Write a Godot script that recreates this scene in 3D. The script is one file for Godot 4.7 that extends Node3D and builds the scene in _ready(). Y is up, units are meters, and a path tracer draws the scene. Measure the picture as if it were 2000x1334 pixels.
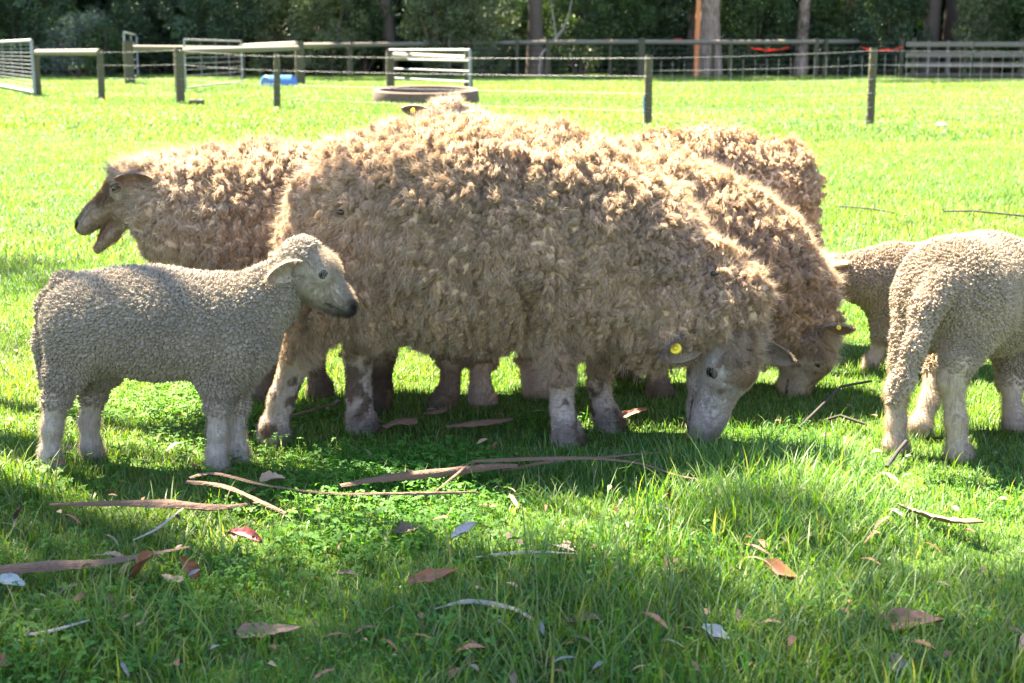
extends Node3D

const FOCAL := 2800.0          # focal length in units of 1/2000 picture width
const PITCH := -0.20054        # camera looks 11.49 degrees down
const EYE := Vector3(0, 1, 0)  # eye level of a crouching photographer

var rng := RandomNumberGenerator.new()
var noise := FastNoiseLite.new()
var cell_edge := FastNoiseLite.new()
var cell_tone := FastNoiseLite.new()
var lock_meshes := []
var staple_meshes := []
var curl_meshes := []
var fuzz_meshes := []
var hair_meshes := []
var mats := {}
var used := {}
var t0 := 0

func _ready() -> void:
	t0 = Time.get_ticks_msec()
	rng.seed = 7
	noise.seed = 3
	noise.frequency = 1.0
	for c in [cell_edge, cell_tone]:
		c.noise_type = FastNoiseLite.TYPE_CELLULAR
		c.seed = 8
		c.frequency = 29.0
		c.fractal_type = FastNoiseLite.FRACTAL_NONE
		c.cellular_jitter = 0.9
	cell_edge.cellular_return_type = FastNoiseLite.RETURN_DISTANCE2_SUB
	cell_tone.cellular_return_type = FastNoiseLite.RETURN_CELL_VALUE
	make_camera_and_light()
	make_materials()
	make_shared_meshes()
	make_ground()
	stage("ground")
	make_grass()
	stage("grass")
	make_forest()
	stage("forest")
	make_fences()
	stage("fences")
	make_flock()
	stage("flock")
	make_litter()
	stage("litter")

func stage(s: String) -> void:
	print(s, " ", Time.get_ticks_msec() - t0)

func make_camera_and_light() -> void:
	var cam := Camera3D.new()
	cam.name = "camera"
	add_child(cam)
	cam.position = EYE
	cam.rotation = Vector3(PITCH, 0, 0)
	cam.fov = rad_to_deg(2.0 * atan(667.0 / FOCAL))
	cam.near = 0.05
	cam.far = 400.0
	var ca := CameraAttributesPhysical.new()
	ca.frustum_focal_length = 12.0 / (667.0 / FOCAL)
	ca.frustum_focus_distance = 3.55
	ca.exposure_aperture = 7.0
	ca.frustum_near = 0.05
	ca.frustum_far = 400.0
	cam.attributes = ca
	cam.current = true
	var we := WorldEnvironment.new()
	we.name = "environment"
	var env := Environment.new()
	env.background_mode = Environment.BG_SKY
	var sky := Sky.new()
	var sm := ProceduralSkyMaterial.new()
	sm.sky_top_color = Color(0.46, 0.57, 0.76)
	sm.sky_horizon_color = Color(0.85, 0.88, 0.92)
	sm.ground_horizon_color = Color(0.5, 0.55, 0.45)
	sm.ground_bottom_color = Color(0.2, 0.25, 0.12)
	sm.sky_curve = 0.18
	sm.energy_multiplier = 0.37
	sky.sky_material = sm
	env.sky = sky
	env.tonemap_mode = Environment.TONE_MAPPER_LINEAR
	env.tonemap_exposure = 11.5
	env.sdfgi_enabled = true
	env.ssao_enabled = true
	env.ssil_enabled = true
	we.environment = env
	add_child(we)
	var sun := DirectionalLight3D.new()
	sun.name = "sun"
	sun.light_energy = 1.6
	sun.light_color = Color(1.0, 0.95, 0.86)
	sun.light_angular_distance = 0.5
	sun.shadow_enabled = true
	add_child(sun)
	sun.look_at_from_position(Vector3.ZERO, Vector3(0.42, -1.0, 0.50), Vector3.UP)

# ---------------------------------------------------------------- helpers
func at(u: float, v: float, d: float) -> Vector3:
	var dir := Vector3((u - 1000.0) / FOCAL, (667.0 - v) / FOCAL, -1.0).rotated(Vector3.RIGHT, PITCH)
	return EYE + dir * (d / -dir.z)

func ground_at(u: float, v: float) -> Vector3:
	var dir := Vector3((u - 1000.0) / FOCAL, (667.0 - v) / FOCAL, -1.0).rotated(Vector3.RIGHT, PITCH)
	return EYE + dir * (1.0 / -dir.y)

func numbered(called: String) -> String:
	var k: int = used.get(called, -1) + 1
	used[called] = k
	return called if k == 0 else "%s_%03d" % [called, k]

func thing(called: String, label: String, category: String, pos := Vector3.ZERO, group := "") -> Node3D:
	var o := Node3D.new()
	o.name = numbered(called)
	add_child(o)
	o.position = pos
	tag(o, label, category, group)
	return o

func tag(o: Node, label := "", category := "", group := "", kind := "") -> void:
	if label: o.set_meta("label", label)
	if category: o.set_meta("category", category)
	if group: o.set_meta("group", group)
	if kind: o.set_meta("kind", kind)

func part(called: String, mesh: Mesh, m: Material, parent: Node3D, pos := Vector3.ZERO) -> MeshInstance3D:
	var o := MeshInstance3D.new()
	o.mesh = mesh
	o.material_override = m
	if parent == self:
		o.name = numbered(called)
		add_child(o)
	else:
		o.name = called
		parent.add_child(o, true)
	o.position = pos
	return o

func many(called: String, mesh: Mesh, m: Material, parent: Node3D, xf: Array, cols: Array) -> MultiMeshInstance3D:
	var mm := MultiMesh.new()
	mm.transform_format = MultiMesh.TRANSFORM_3D
	mm.use_colors = cols.size() > 0
	mm.mesh = mesh
	mm.instance_count = xf.size()
	for i in xf.size():
		mm.set_instance_transform(i, xf[i])
		if cols.size() > 0:
			mm.set_instance_color(i, cols[i])
	var o := MultiMeshInstance3D.new()
	o.multimesh = mm
	o.material_override = m
	o.set_meta("kind", "stuff")
	if parent == self:
		o.name = numbered(called)
		add_child(o)
	else:
		o.name = called
		parent.add_child(o, true)
	return o

func arr_mesh(v: PackedVector3Array, n: PackedVector3Array, c: PackedColorArray, idx: PackedInt32Array, uv := PackedVector2Array()) -> ArrayMesh:
	for k in range(0, idx.size(), 3):  # turn every face the way its normals point
		var i0 := idx[k]
		var i1 := idx[k + 1]
		var i2 := idx[k + 2]
		if (v[i2] - v[i0]).cross(v[i1] - v[i0]).dot(n[i0] + n[i1] + n[i2]) < 0.0:
			idx[k + 1] = i2
			idx[k + 2] = i1
	var a := []
	a.resize(Mesh.ARRAY_MAX)
	a[Mesh.ARRAY_VERTEX] = v
	a[Mesh.ARRAY_NORMAL] = n
	if c.size() > 0: a[Mesh.ARRAY_COLOR] = c
	if uv.size() > 0: a[Mesh.ARRAY_TEX_UV] = uv
	a[Mesh.ARRAY_INDEX] = idx
	var m := ArrayMesh.new()
	m.add_surface_from_arrays(Mesh.PRIMITIVE_TRIANGLES, a)
	return m

# a tube through points with a radius at each; closed ends
func tube(pts: Array, radii: Array, sides := 10, squash := 1.0, wobble := 0.0) -> ArrayMesh:
	var v := PackedVector3Array()
	var n := PackedVector3Array()
	var idx := PackedInt32Array()
	var m := pts.size()
	var side := Vector3.ZERO
	for i in m:
		var t: Vector3 = (pts[mini(i + 1, m - 1)] - pts[maxi(i - 1, 0)]).normalized()
		if side == Vector3.ZERO:
			side = t.cross(Vector3.UP)
			if side.length() < 0.1: side = t.cross(Vector3.RIGHT)
		side = (side - t * side.dot(t)).normalized()
		var up := side.cross(t).normalized()
		for j in sides:
			var an := TAU * j / sides
			var r: float = radii[i]
			if wobble > 0.0:
				r *= 1.0 + wobble * noise.get_noise_3d(pts[i].x * 9.0 + j * 3.1, pts[i].y * 9.0, pts[i].z * 9.0 + j)
			var o := side * cos(an) * r + up * sin(an) * r * squash
			v.append(pts[i] + o)
			n.append((side * cos(an) + up * sin(an) / maxf(squash, 0.2)).normalized())
	for i in m - 1:
		for j in sides:
			var a := i * sides + j
			var b := i * sides + (j + 1) % sides
			idx.append_array([a, b, a + sides, b, b + sides, a + sides])
	for e in 2:
		var base: int = 0 if e == 0 else (m - 1) * sides
		var c := v.size()
		var dir: Vector3 = (pts[0] - pts[1]).normalized() if e == 0 else (pts[m - 1] - pts[m - 2]).normalized()
		v.append(pts[0] if e == 0 else pts[m - 1])
		n.append(dir)
		for j in sides:
			v.append(v[base + j]); n.append(dir)
		for j in sides:
			idx.append_array([c, c + 1 + j, c + 1 + (j + 1) % sides])
	return arr_mesh(v, n, PackedColorArray(), idx)

func bevel_box(size: Vector3, b := 0.01) -> ArrayMesh:
	var st := SurfaceTool.new()
	st.begin(Mesh.PRIMITIVE_TRIANGLES)
	st.set_smooth_group(-1)
	var h := size * 0.5
	var q := h - Vector3.ONE * b
	var P := func(sx: float, sy: float, sz: float, ax: int) -> Vector3:
		return Vector3((h.x if ax == 0 else q.x) * sx, (h.y if ax == 1 else q.y) * sy, (h.z if ax == 2 else q.z) * sz)
	var quad := func(a: Vector3, bb: Vector3, c: Vector3, d: Vector3) -> void:
		var nn := (bb - a).cross(c - a)
		var pts := [a, bb, c, a, c, d]
		if nn.dot(a + bb + c + d) > 0.0:
			pts = [a, c, bb, a, d, c]
		for p in pts: st.add_vertex(p)
	for s in [-1.0, 1.0]:
		quad.call(P.call(s, -1, -1, 0), P.call(s, 1, -1, 0), P.call(s, 1, 1, 0), P.call(s, -1, 1, 0))
		quad.call(P.call(-1, s, -1, 1), P.call(1, s, -1, 1), P.call(1, s, 1, 1), P.call(-1, s, 1, 1))
		quad.call(P.call(-1, -1, s, 2), P.call(1, -1, s, 2), P.call(1, 1, s, 2), P.call(-1, 1, s, 2))
		for t in [-1.0, 1.0]:
			quad.call(P.call(s, t, -1, 0), P.call(s, t, 1, 0), P.call(s, t, 1, 1), P.call(s, t, -1, 1))
			quad.call(P.call(s, -1, t, 0), P.call(s, 1, t, 0), P.call(s, 1, t, 2), P.call(s, -1, t, 2))
			quad.call(P.call(-1, s, t, 1), P.call(1, s, t, 1), P.call(1, s, t, 2), P.call(-1, s, t, 2))
			for w in [-1.0, 1.0]:
				var a: Vector3 = P.call(s, t, w, 0)
				var bb: Vector3 = P.call(s, t, w, 1)
				var c: Vector3 = P.call(s, t, w, 2)
				var tri := [a, bb, c]
				if (bb - a).cross(c - a).dot(a + bb + c) > 0.0: tri = [a, c, bb]
				for p in tri: st.add_vertex(p)
	st.generate_normals()
	return st.commit()

# ---------------------------------------------------------------- materials
func noise_tex(freq: float, stops: Array, seed_: int, size := 512, octaves := 5, normal := false, strength := 4.0) -> NoiseTexture2D:
	var t := NoiseTexture2D.new()
	t.width = size
	t.height = size
	t.seamless = true
	var n := FastNoiseLite.new()
	n.seed = seed_
	n.frequency = freq
	n.fractal_octaves = octaves
	t.noise = n
	if normal:
		t.as_normal_map = true
		t.bump_strength = strength
	else:
		var g := Gradient.new()
		var off := PackedFloat32Array()
		var cs := PackedColorArray()
		for i in stops.size():
			off.append(float(i) / maxf(stops.size() - 1, 1))
			cs.append(stops[i])
		g.offsets = off
		g.colors = cs
		t.color_ramp = g
	return t

func lin(r: float, g: float, b: float) -> Color:
	return Color(r, g, b).linear_to_srgb()

func mat(called: String, col: Color, rough := 0.9, vertex := false, spec := 0.5) -> StandardMaterial3D:
	var m := StandardMaterial3D.new()
	m.resource_name = called
	m.albedo_color = col
	m.roughness = rough
	m.metallic_specular = spec
	m.vertex_color_use_as_albedo = vertex
	m.cull_mode = BaseMaterial3D.CULL_DISABLED
	mats[called] = m
	return m

func make_materials() -> void:
	var m := mat("wool", Color.WHITE, 1.0, true, 0.1)
	m.backlight_enabled = true
	m.backlight = Color(0.90, 0.86, 0.78)
	m.rim_enabled = true
	m.rim = 0.4
	m.rim_tint = 0.6
	m = mat("fuzz", Color.WHITE, 0.7, true, 0.3)
	m.backlight_enabled = true
	m.backlight = Color(1.0, 0.95, 0.85)
	m = mat("hide", Color.WHITE, 0.9, true, 0.2)
	m.normal_enabled = true
	m.normal_texture = noise_tex(0.08, [], 5, 256, 4, true, 6.0)
	m.normal_scale = 0.5
	m.uv1_triplanar = true
	m.uv1_scale = Vector3(9, 9, 9)
	mat("eye", Color.WHITE, 0.12, true, 0.4)
	mat("tag_yellow", lin(0.75, 0.55, 0.02), 0.4)
	m = mat("blade", Color.WHITE, 0.48, true, 0.4)
	m.backlight_enabled = true
	m.backlight = Color(0.92, 1.0, 0.48)
	m = mat("weed", Color.WHITE, 0.6, true, 0.3)
	m.backlight_enabled = true
	m.backlight = Color(0.92, 1.0, 0.45)
	m = mat("leaf", Color.WHITE, 0.45, true, 0.5)
	m.backlight_enabled = true
	m.backlight = Color(0.7, 0.8, 0.3)
	m = mat("soil", Color.WHITE, 1.0, false, 0.2)
	m.albedo_texture = noise_tex(0.02, [lin(0.035, 0.05, 0.012), lin(0.06, 0.10, 0.02), lin(0.05, 0.09, 0.018), lin(0.085, 0.075, 0.04)], 11, 1024, 6)
	m.uv1_triplanar = true
	m.uv1_world_triplanar = true
	m.uv1_scale = Vector3(0.35, 0.35, 0.35)
	m = mat("post_wood", Color.WHITE, 0.85)
	m.albedo_texture = noise_tex(0.03, [lin(0.05, 0.042, 0.022), lin(0.09, 0.074, 0.042), lin(0.07, 0.066, 0.03), lin(0.11, 0.095, 0.06)], 21, 256, 5)
	m.normal_enabled = true
	m.normal_texture = noise_tex(0.05, [], 22, 256, 4, true, 8.0)
	m.uv1_triplanar = true
	m.uv1_scale = Vector3(3, 0.6, 3)
	m = mat("rail_wood", Color.WHITE, 0.8)
	m.albedo_texture = noise_tex(0.03, [lin(0.12, 0.10, 0.07), lin(0.19, 0.16, 0.115), lin(0.15, 0.135, 0.095)], 23, 256, 5)
	m.uv1_triplanar = true
	m.uv1_scale = Vector3(0.6, 3, 3)
	m = mat("galvanised", lin(0.26, 0.27, 0.28), 0.55)
	m.metallic = 0.7
	m = mat("wire", lin(0.36, 0.36, 0.36), 0.55)
	m.metallic = 0.3
	m = mat("concrete", Color.WHITE, 0.9)
	m.albedo_texture = noise_tex(0.02, [lin(0.07, 0.04, 0.025), lin(0.13, 0.085, 0.058), lin(0.09, 0.058, 0.038)], 31, 256, 5)
	m.uv1_triplanar = true
	mat("water", lin(0.02, 0.03, 0.03), 0.04)
	mat("blue_plastic", lin(0.06, 0.17, 0.36), 0.4)
	mat("orange_paint", lin(0.65, 0.22, 0.07), 0.6)
	m = mat("orange_tape", lin(0.8, 0.06, 0.02), 0.6)
	m.backlight_enabled = true
	m.backlight = Color(0.9, 0.3, 0.2)
	m = mat("trunk", Color.WHITE, 0.95)
	m.albedo_texture = noise_tex(0.03, [lin(0.05, 0.035, 0.025), lin(0.13, 0.09, 0.065), lin(0.08, 0.06, 0.045), lin(0.17, 0.13, 0.10)], 41, 512, 6)
	m.uv1_triplanar = true
	m.uv1_scale = Vector3(1.4, 0.22, 1.4)
	m = mat("pale_trunk", Color.WHITE, 0.9)
	m.albedo_texture = noise_tex(0.02, [lin(0.30, 0.20, 0.13), lin(0.16, 0.10, 0.07), lin(0.36, 0.27, 0.2), lin(0.22, 0.13, 0.09)], 42, 512, 6)
	m.uv1_triplanar = true
	m.uv1_scale = Vector3(1.2, 0.2, 1.2)
	m = mat("bark", Color.WHITE, 0.85)
	m.albedo_texture = noise_tex(0.03, [lin(0.065, 0.034, 0.019), lin(0.145, 0.082, 0.046), lin(0.10, 0.055, 0.031), lin(0.19, 0.125, 0.08)], 43, 512, 6)
	m.uv1_triplanar = true
	m.uv1_scale = Vector3(2.5, 14, 14)
	m.normal_enabled = true
	m.normal_texture = noise_tex(0.05, [], 44, 256, 4, true, 8.0)
	mat("dark_twig", lin(0.03, 0.022, 0.017), 0.9)
	m = mat("pale_bark", Color.WHITE, 0.8)
	m.albedo_texture = noise_tex(0.03, [lin(0.20, 0.16, 0.125), lin(0.28, 0.245, 0.205), lin(0.15, 0.105, 0.075)], 45, 256, 5)
	m.uv1_triplanar = true
	m.uv1_scale = Vector3(8, 8, 8)
	m = mat("litter", Color.WHITE, 0.55, true)
	m.backlight_enabled = true
	m.backlight = Color(0.25, 0.2, 0.15)
	m.albedo_texture = noise_tex(0.04, [lin(0.45, 0.41, 0.37), lin(0.8, 0.8, 0.8), lin(0.58, 0.54, 0.48)], 46, 256, 5)
	m.uv1_triplanar = true
	m.uv1_scale = Vector3(8, 8, 8)
# ---------------------------------------------------------------- shared small meshes
func lock_mesh(length: float, width: float, lobes: int, twist: float, curl: float, rings := 8, sides := 12, seed_ := 0) -> ArrayMesh:
	# a staple of wool: lobed, twisted, tapering, its tip curling; grows along +Y, flat side along Z
	var v := PackedVector3Array()
	var c := PackedColorArray()
	var idx := PackedInt32Array()
	var pos := Vector3(0, -0.25 * length, 0)
	var dir := Vector3.UP
	for i in rings:
		var t := float(i) / (rings - 1)
		var prof := width * 0.5 * pow(maxf(1.0 - pow(t, 3.6), 0.0), 0.5) * (0.8 + 0.35 * sin(PI * minf(t * 1.1 + 0.05, 1.0)))
		prof = maxf(prof, width * 0.02)
		var right := dir.cross(Vector3.FORWARD).normalized()
		var fw := right.cross(dir).normalized()
		for j in sides:
			var an := TAU * j / sides
			var lob := 1.0 + 0.20 * cos(lobes * an + twist * t * TAU + seed_) + 0.10 * sin((lobes * 2 + 1) * an - 3.0 * twist * t + seed_ * 2.0)
			var crimp := 1.0 + 0.07 * sin(t * 22.0 + an * 2.0)
			v.append(pos + (right * cos(an) + fw * sin(an) * 0.9) * prof * lob * crimp)
			c.append(Color.WHITE)
		pos += dir * length * 1.25 / (rings - 1)
		dir = dir.rotated(Vector3.RIGHT, curl / rings * (0.4 + 1.4 * t)).rotated(Vector3.FORWARD, 0.25 * sin(seed_ * 1.7 + t * 5.0) / rings * 4.0)
	for i in rings - 1:
		for j in sides:
			var a := i * sides + j
			var b := i * sides + (j + 1) % sides
			idx.append_array([a, b, a + sides, b, b + sides, a + sides])
	var tip := v.size()
	v.append(pos); c.append(Color.WHITE)
	for j in sides:
		idx.append_array([(rings - 1) * sides + j, (rings - 1) * sides + (j + 1) % sides, tip])
	return arr_mesh(v, face_normals(v, idx), c, idx)

func face_normals(v: PackedVector3Array, idx: PackedInt32Array) -> PackedVector3Array:
	var n := PackedVector3Array()
	n.resize(v.size())
	for k in range(0, idx.size(), 3):
		var fn := (v[idx[k + 2]] - v[idx[k]]).cross(v[idx[k + 1]] - v[idx[k]])
		for q in 3: n[idx[k + q]] += fn
	for i in n.size():
		n[i] = n[i].normalized() if n[i].length_squared() > 1e-20 else Vector3.UP
	return n

func strand_mesh(count: int, length: float, width: float, spread: float, wave: float, base_r: float) -> ArrayMesh:
	var v := PackedVector3Array()
	var n := PackedVector3Array()
	var c := PackedColorArray()
	var idx := PackedInt32Array()
	var seg := 4
	for s in count:
		var b := Vector3(rng.randf_range(-1, 1), 0, rng.randf_range(-1, 1)) * base_r
		var dir := (Vector3.UP + Vector3(rng.randf_range(-1, 1), 0, rng.randf_range(-1, 1)) * spread).normalized()
		var bend := Vector3(rng.randf_range(-1, 1), rng.randf_range(-0.5, 0.2), rng.randf_range(-1, 1)) * wave
		var side := dir.cross(Vector3(rng.randf_range(-1, 1), 0.2, rng.randf_range(-1, 1))).normalized()
		var l := length * rng.randf_range(0.6, 1.15)
		var p := b
		var tone := rng.randf_range(0.85, 1.15)
		var o := v.size()
		for i in seg + 1:
			var t := float(i) / seg
			var w := width * (1.0 - 0.8 * t) * 0.5
			var nn := side.cross(dir).normalized()
			v.append(p - side * w); v.append(p + side * w)
			n.append(nn); n.append(nn)
			c.append(Color(tone, tone, tone)); c.append(Color(tone, tone, tone))
			p += dir * l / seg
			dir = (dir + bend * (1.0 if i % 2 == 0 else -0.35)).normalized()
		for i in seg:
			var a := o + i * 2
			idx.append_array([a, a + 1, a + 2, a + 1, a + 3, a + 2])
	return arr_mesh(v, n, c, idx)

func staple_mesh(count: int, length: float, radius: float, width: float, curl: float, waves: float, seed_: int) -> ArrayMesh:
	# a staple of crimped wool fibres drawn together toward its tip; grows along +Y, outer side along +Z
	var v := PackedVector3Array()
	var n := PackedVector3Array()
	var c := PackedColorArray()
	var idx := PackedInt32Array()
	var seg := 7
	for s in count:
		var an := TAU * s / count + rng.randf_range(-0.3, 0.3)
		var r0 := radius * sqrt(rng.randf_range(0.25, 1.0))
		var l := length * rng.randf_range(0.7, 1.1)
		var tone := rng.randf_range(0.8, 1.2)
		var ph := rng.randf() * TAU
		var loose := 1.0 if rng.randf() < 0.15 else 0.0
		var o := v.size()
		for i in seg + 1:
			var t := float(i) / seg
			var rr := r0 * (1.0 - 0.75 * t * t) * (0.8 + 0.5 * sin(PI * minf(t * 1.2, 1.0))) * (1.0 + loose * t)
			var a2 := an + 0.7 * t + 0.25 * sin(t * TAU * waves + ph)
			var out := Vector3(cos(a2), 0, sin(a2) * 0.7)
			var bend := curl * t * t
			var p := Vector3(out.x * rr, l * t - 0.2 * length, out.z * rr) + Vector3(sin(t * TAU * waves + ph) * 0.0010, 0, cos(t * TAU * waves + ph) * 0.0010)
			p = Vector3(p.x, p.y * cos(bend) - p.z * sin(bend), p.z * cos(bend) + p.y * sin(bend))
			var side := Vector3(-sin(a2), 0, cos(a2)) * width * 0.5 * (1.0 - 0.7 * t)
			v.append(p - side); v.append(p + side)
			n.append(out.normalized()); n.append(out.normalized())
			c.append(Color(tone, tone, tone)); c.append(Color(tone, tone, tone))
		for i in seg:
			var a := o + i * 2
			idx.append_array([a, a + 1, a + 2, a + 1, a + 3, a + 2])
	return arr_mesh(v, n, c, idx)

func make_shared_meshes() -> void:
	lock_meshes = [lock_mesh(0.020, 0.0185, 4, 0.5, -0.9, 6, 11, 0), lock_mesh(0.022, 0.017, 5, 0.7, -0.6, 6, 11, 1), lock_mesh(0.018, 0.020, 3, 0.35, -1.1, 6, 11, 2)]
	staple_meshes = [staple_mesh(28, 0.0185, 0.0068, 0.0012, -1.1, 2.6, 0), staple_mesh(28, 0.016, 0.0076, 0.0012, -1.5, 3.1, 1), staple_mesh(24, 0.022, 0.0060, 0.0012, -0.8, 2.9, 2)]
	curl_meshes = [lock_mesh(0.0072, 0.0074, 3, 0.5, 1.5, 5, 7, 0), lock_mesh(0.0080, 0.0066, 3, 0.8, 2.2, 5, 7, 1)]
	fuzz_meshes = [strand_mesh(9, 0.030, 0.0007, 0.7, 0.45, 0.010), strand_mesh(9, 0.024, 0.0007, 0.9, 0.6, 0.010), strand_mesh(8, 0.012, 0.0006, 0.7, 0.4, 0.004)]
	hair_meshes = [strand_mesh(9, 0.009, 0.0009, 0.35, 0.12, 0.005), strand_mesh(9, 0.014, 0.0009, 0.5, 0.2, 0.005)]

# ---------------------------------------------------------------- ground and grass
func make_ground() -> void:
	var g := PlaneMesh.new()
	g.size = Vector2(600, 600)
	var o := part("ground", g, mats.soil, self, Vector3(0, 0, -200))
	tag(o, "", "", "", "structure")

func blade_patch(size: float, count: int, hmin: float, hmax: float, wmin: float, wmax: float, dry: float, lean: float) -> ArrayMesh:
	var v := PackedVector3Array()
	var n := PackedVector3Array()
	var c := PackedColorArray()
	var idx := PackedInt32Array()
	var sx := rng.randf() * 50.0
	for k in count:
		var p := Vector3(rng.randf_range(-0.5, 0.5) * size, -0.004, rng.randf_range(-0.5, 0.5) * size)
		var clump := noise.get_noise_2d(p.x * 9.0 + sx, p.z * 9.0)
		var h := lerpf(hmin, hmax, pow(rng.randf(), 1.8)) * (1.0 + 0.5 * clump)
		var w := lerpf(wmin, wmax, rng.randf())
		if rng.randf() < 0.05:
			h *= 1.5
			w *= 1.2
		var yaw := rng.randf() * TAU
		var bend := rng.randf_range(0.1, lean)
		var out := Vector3(cos(yaw), 0, sin(yaw))
		var side := Vector3(-sin(yaw), 0, cos(yaw)).rotated(Vector3.UP, rng.randf_range(-0.7, 0.7))
		var tone := rng.randf()
		var col := Color(0.085, 0.16, 0.026).lerp(Color(0.185, 0.26, 0.055), tone)
		if rng.randf() < 0.15: col = Color(0.27, 0.29, 0.08)
		if rng.randf() < dry: col = Color(0.33, 0.27, 0.13)
		elif rng.randf() < 0.12: col = Color(0.05, 0.14, 0.05)
		var o := v.size()
		var seg := 3
		var ang := rng.randf_range(0.0, 0.35)
		for i in seg + 1:
			var t := float(i) / seg
			var ww := w * 0.5 * (1.0 - pow(t, 1.6))
			var dir := (Vector3.UP * cos(ang) + out * sin(ang))
			var nn := side.cross(dir).normalized()
			if i < seg:
				v.append(p - side * ww); v.append(p + side * ww)
				n.append(nn); n.append(nn); c.append(col); c.append(col)
			else:
				v.append(p); n.append(nn); c.append(col)
			p += dir * h / seg
			ang += bend * 0.9
		for i in seg - 1:
			var a := o + i * 2
			idx.append_array([a, a + 1, a + 2, a + 1, a + 3, a + 2])
		idx.append_array([o + (seg - 1) * 2, o + (seg - 1) * 2 + 1, o + seg * 2])
	return arr_mesh(v, n, c, idx)

func weed_patch(size: float, count: int, leaf: float, hmax: float, three := true) -> ArrayMesh:
	# clover and chickweed: small round leaves in threes on short stalks
	var v := PackedVector3Array()
	var n := PackedVector3Array()
	var c := PackedColorArray()
	var idx := PackedInt32Array()
	for k in count:
		var p := Vector3(rng.randf_range(-0.5, 0.5) * size, rng.randf_range(0.25, 1.0) * hmax, rng.randf_range(-0.5, 0.5) * size)
		var yaw := rng.randf() * TAU
		var col := Color(0.05, 0.15, 0.018).lerp(Color(0.13, 0.26, 0.04), rng.randf())
		var up := (Vector3.UP + Vector3(rng.randf_range(-1, 1), 0, rng.randf_range(-1, 1)) * 0.45).normalized()
		var nl := 3 if three else 2
		for q in nl:
			var an := yaw + TAU * q / nl
			var d := (Vector3(cos(an), 0.15, sin(an)) - up * up.dot(Vector3(cos(an), 0.15, sin(an)))).normalized()
			var s := up.cross(d)
			var l := leaf * rng.randf_range(0.7, 1.2)
			var o := v.size()
			var ring := [Vector2(0, 0), Vector2(0.35, 0.32), Vector2(0.75, 0.40), Vector2(1.0, 0.12), Vector2(1.0, -0.12), Vector2(0.75, -0.40), Vector2(0.35, -0.32)]
			for r in ring:
				v.append(p + d * r.x * l + s * r.y * l + up * (absf(r.y) * 0.25 * l - r.x * r.x * 0.12 * l))
				n.append(up); c.append(col)
			for q2 in 5: idx.append_array([o, o + q2 + 1, o + q2 + 2])
		var o2 := v.size()
		var st := Vector3(cos(yaw), 0, sin(yaw)) * 0.0007
		for e in [p - st, p + st, Vector3(p.x, -0.003, p.z)]:
			v.append(e); n.append(st.cross(Vector3.UP).normalized()); c.append(col * 1.2)
		idx.append_array([o2, o2 + 1, o2 + 2])
	return arr_mesh(v, n, c, idx)

func spread(d0: float, d1: float, step: float, jitter: float, extra: float) -> Array:
	var out := []
	var d := d0
	while d < d1:
		var hw := d * 0.3575 * 1.02 + extra
		var x := -hw
		while x < hw:
			out.append(Vector3(x + rng.randf_range(-jitter, jitter), 0, -(d + rng.randf_range(-jitter, jitter))))
			x += step
		d += step
	return out

func scatter(called: String, label: String, meshes: Array, spots: Array, smin: float, smax: float, tint: float, m := "blade") -> void:
	var root := thing(called, label, "grass")
	root.set_meta("kind", "stuff")
	for k in meshes.size():
		var xf := []
		var cols := []
		for i in spots.size():
			if i % meshes.size() != k: continue
			var s := rng.randf_range(smin, smax)
			var p: Vector3 = spots[i]
			var lush := noise.get_noise_2d(p.x * 0.9 + 40.0, p.z * 0.9)
			var b := Basis(Vector3.UP, rng.randf() * TAU).scaled(Vector3(1, s * (1.0 + 0.35 * lush), 1))
			xf.append(Transform3D(b, p))
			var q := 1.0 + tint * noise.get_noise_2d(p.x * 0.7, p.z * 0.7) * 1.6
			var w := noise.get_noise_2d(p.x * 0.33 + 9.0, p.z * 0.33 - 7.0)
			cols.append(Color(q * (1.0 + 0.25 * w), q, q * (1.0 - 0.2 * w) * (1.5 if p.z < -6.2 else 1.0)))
		many("leaves" if m == "weed" else "blades", meshes[k], mats[m], root, xf, cols)

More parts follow.
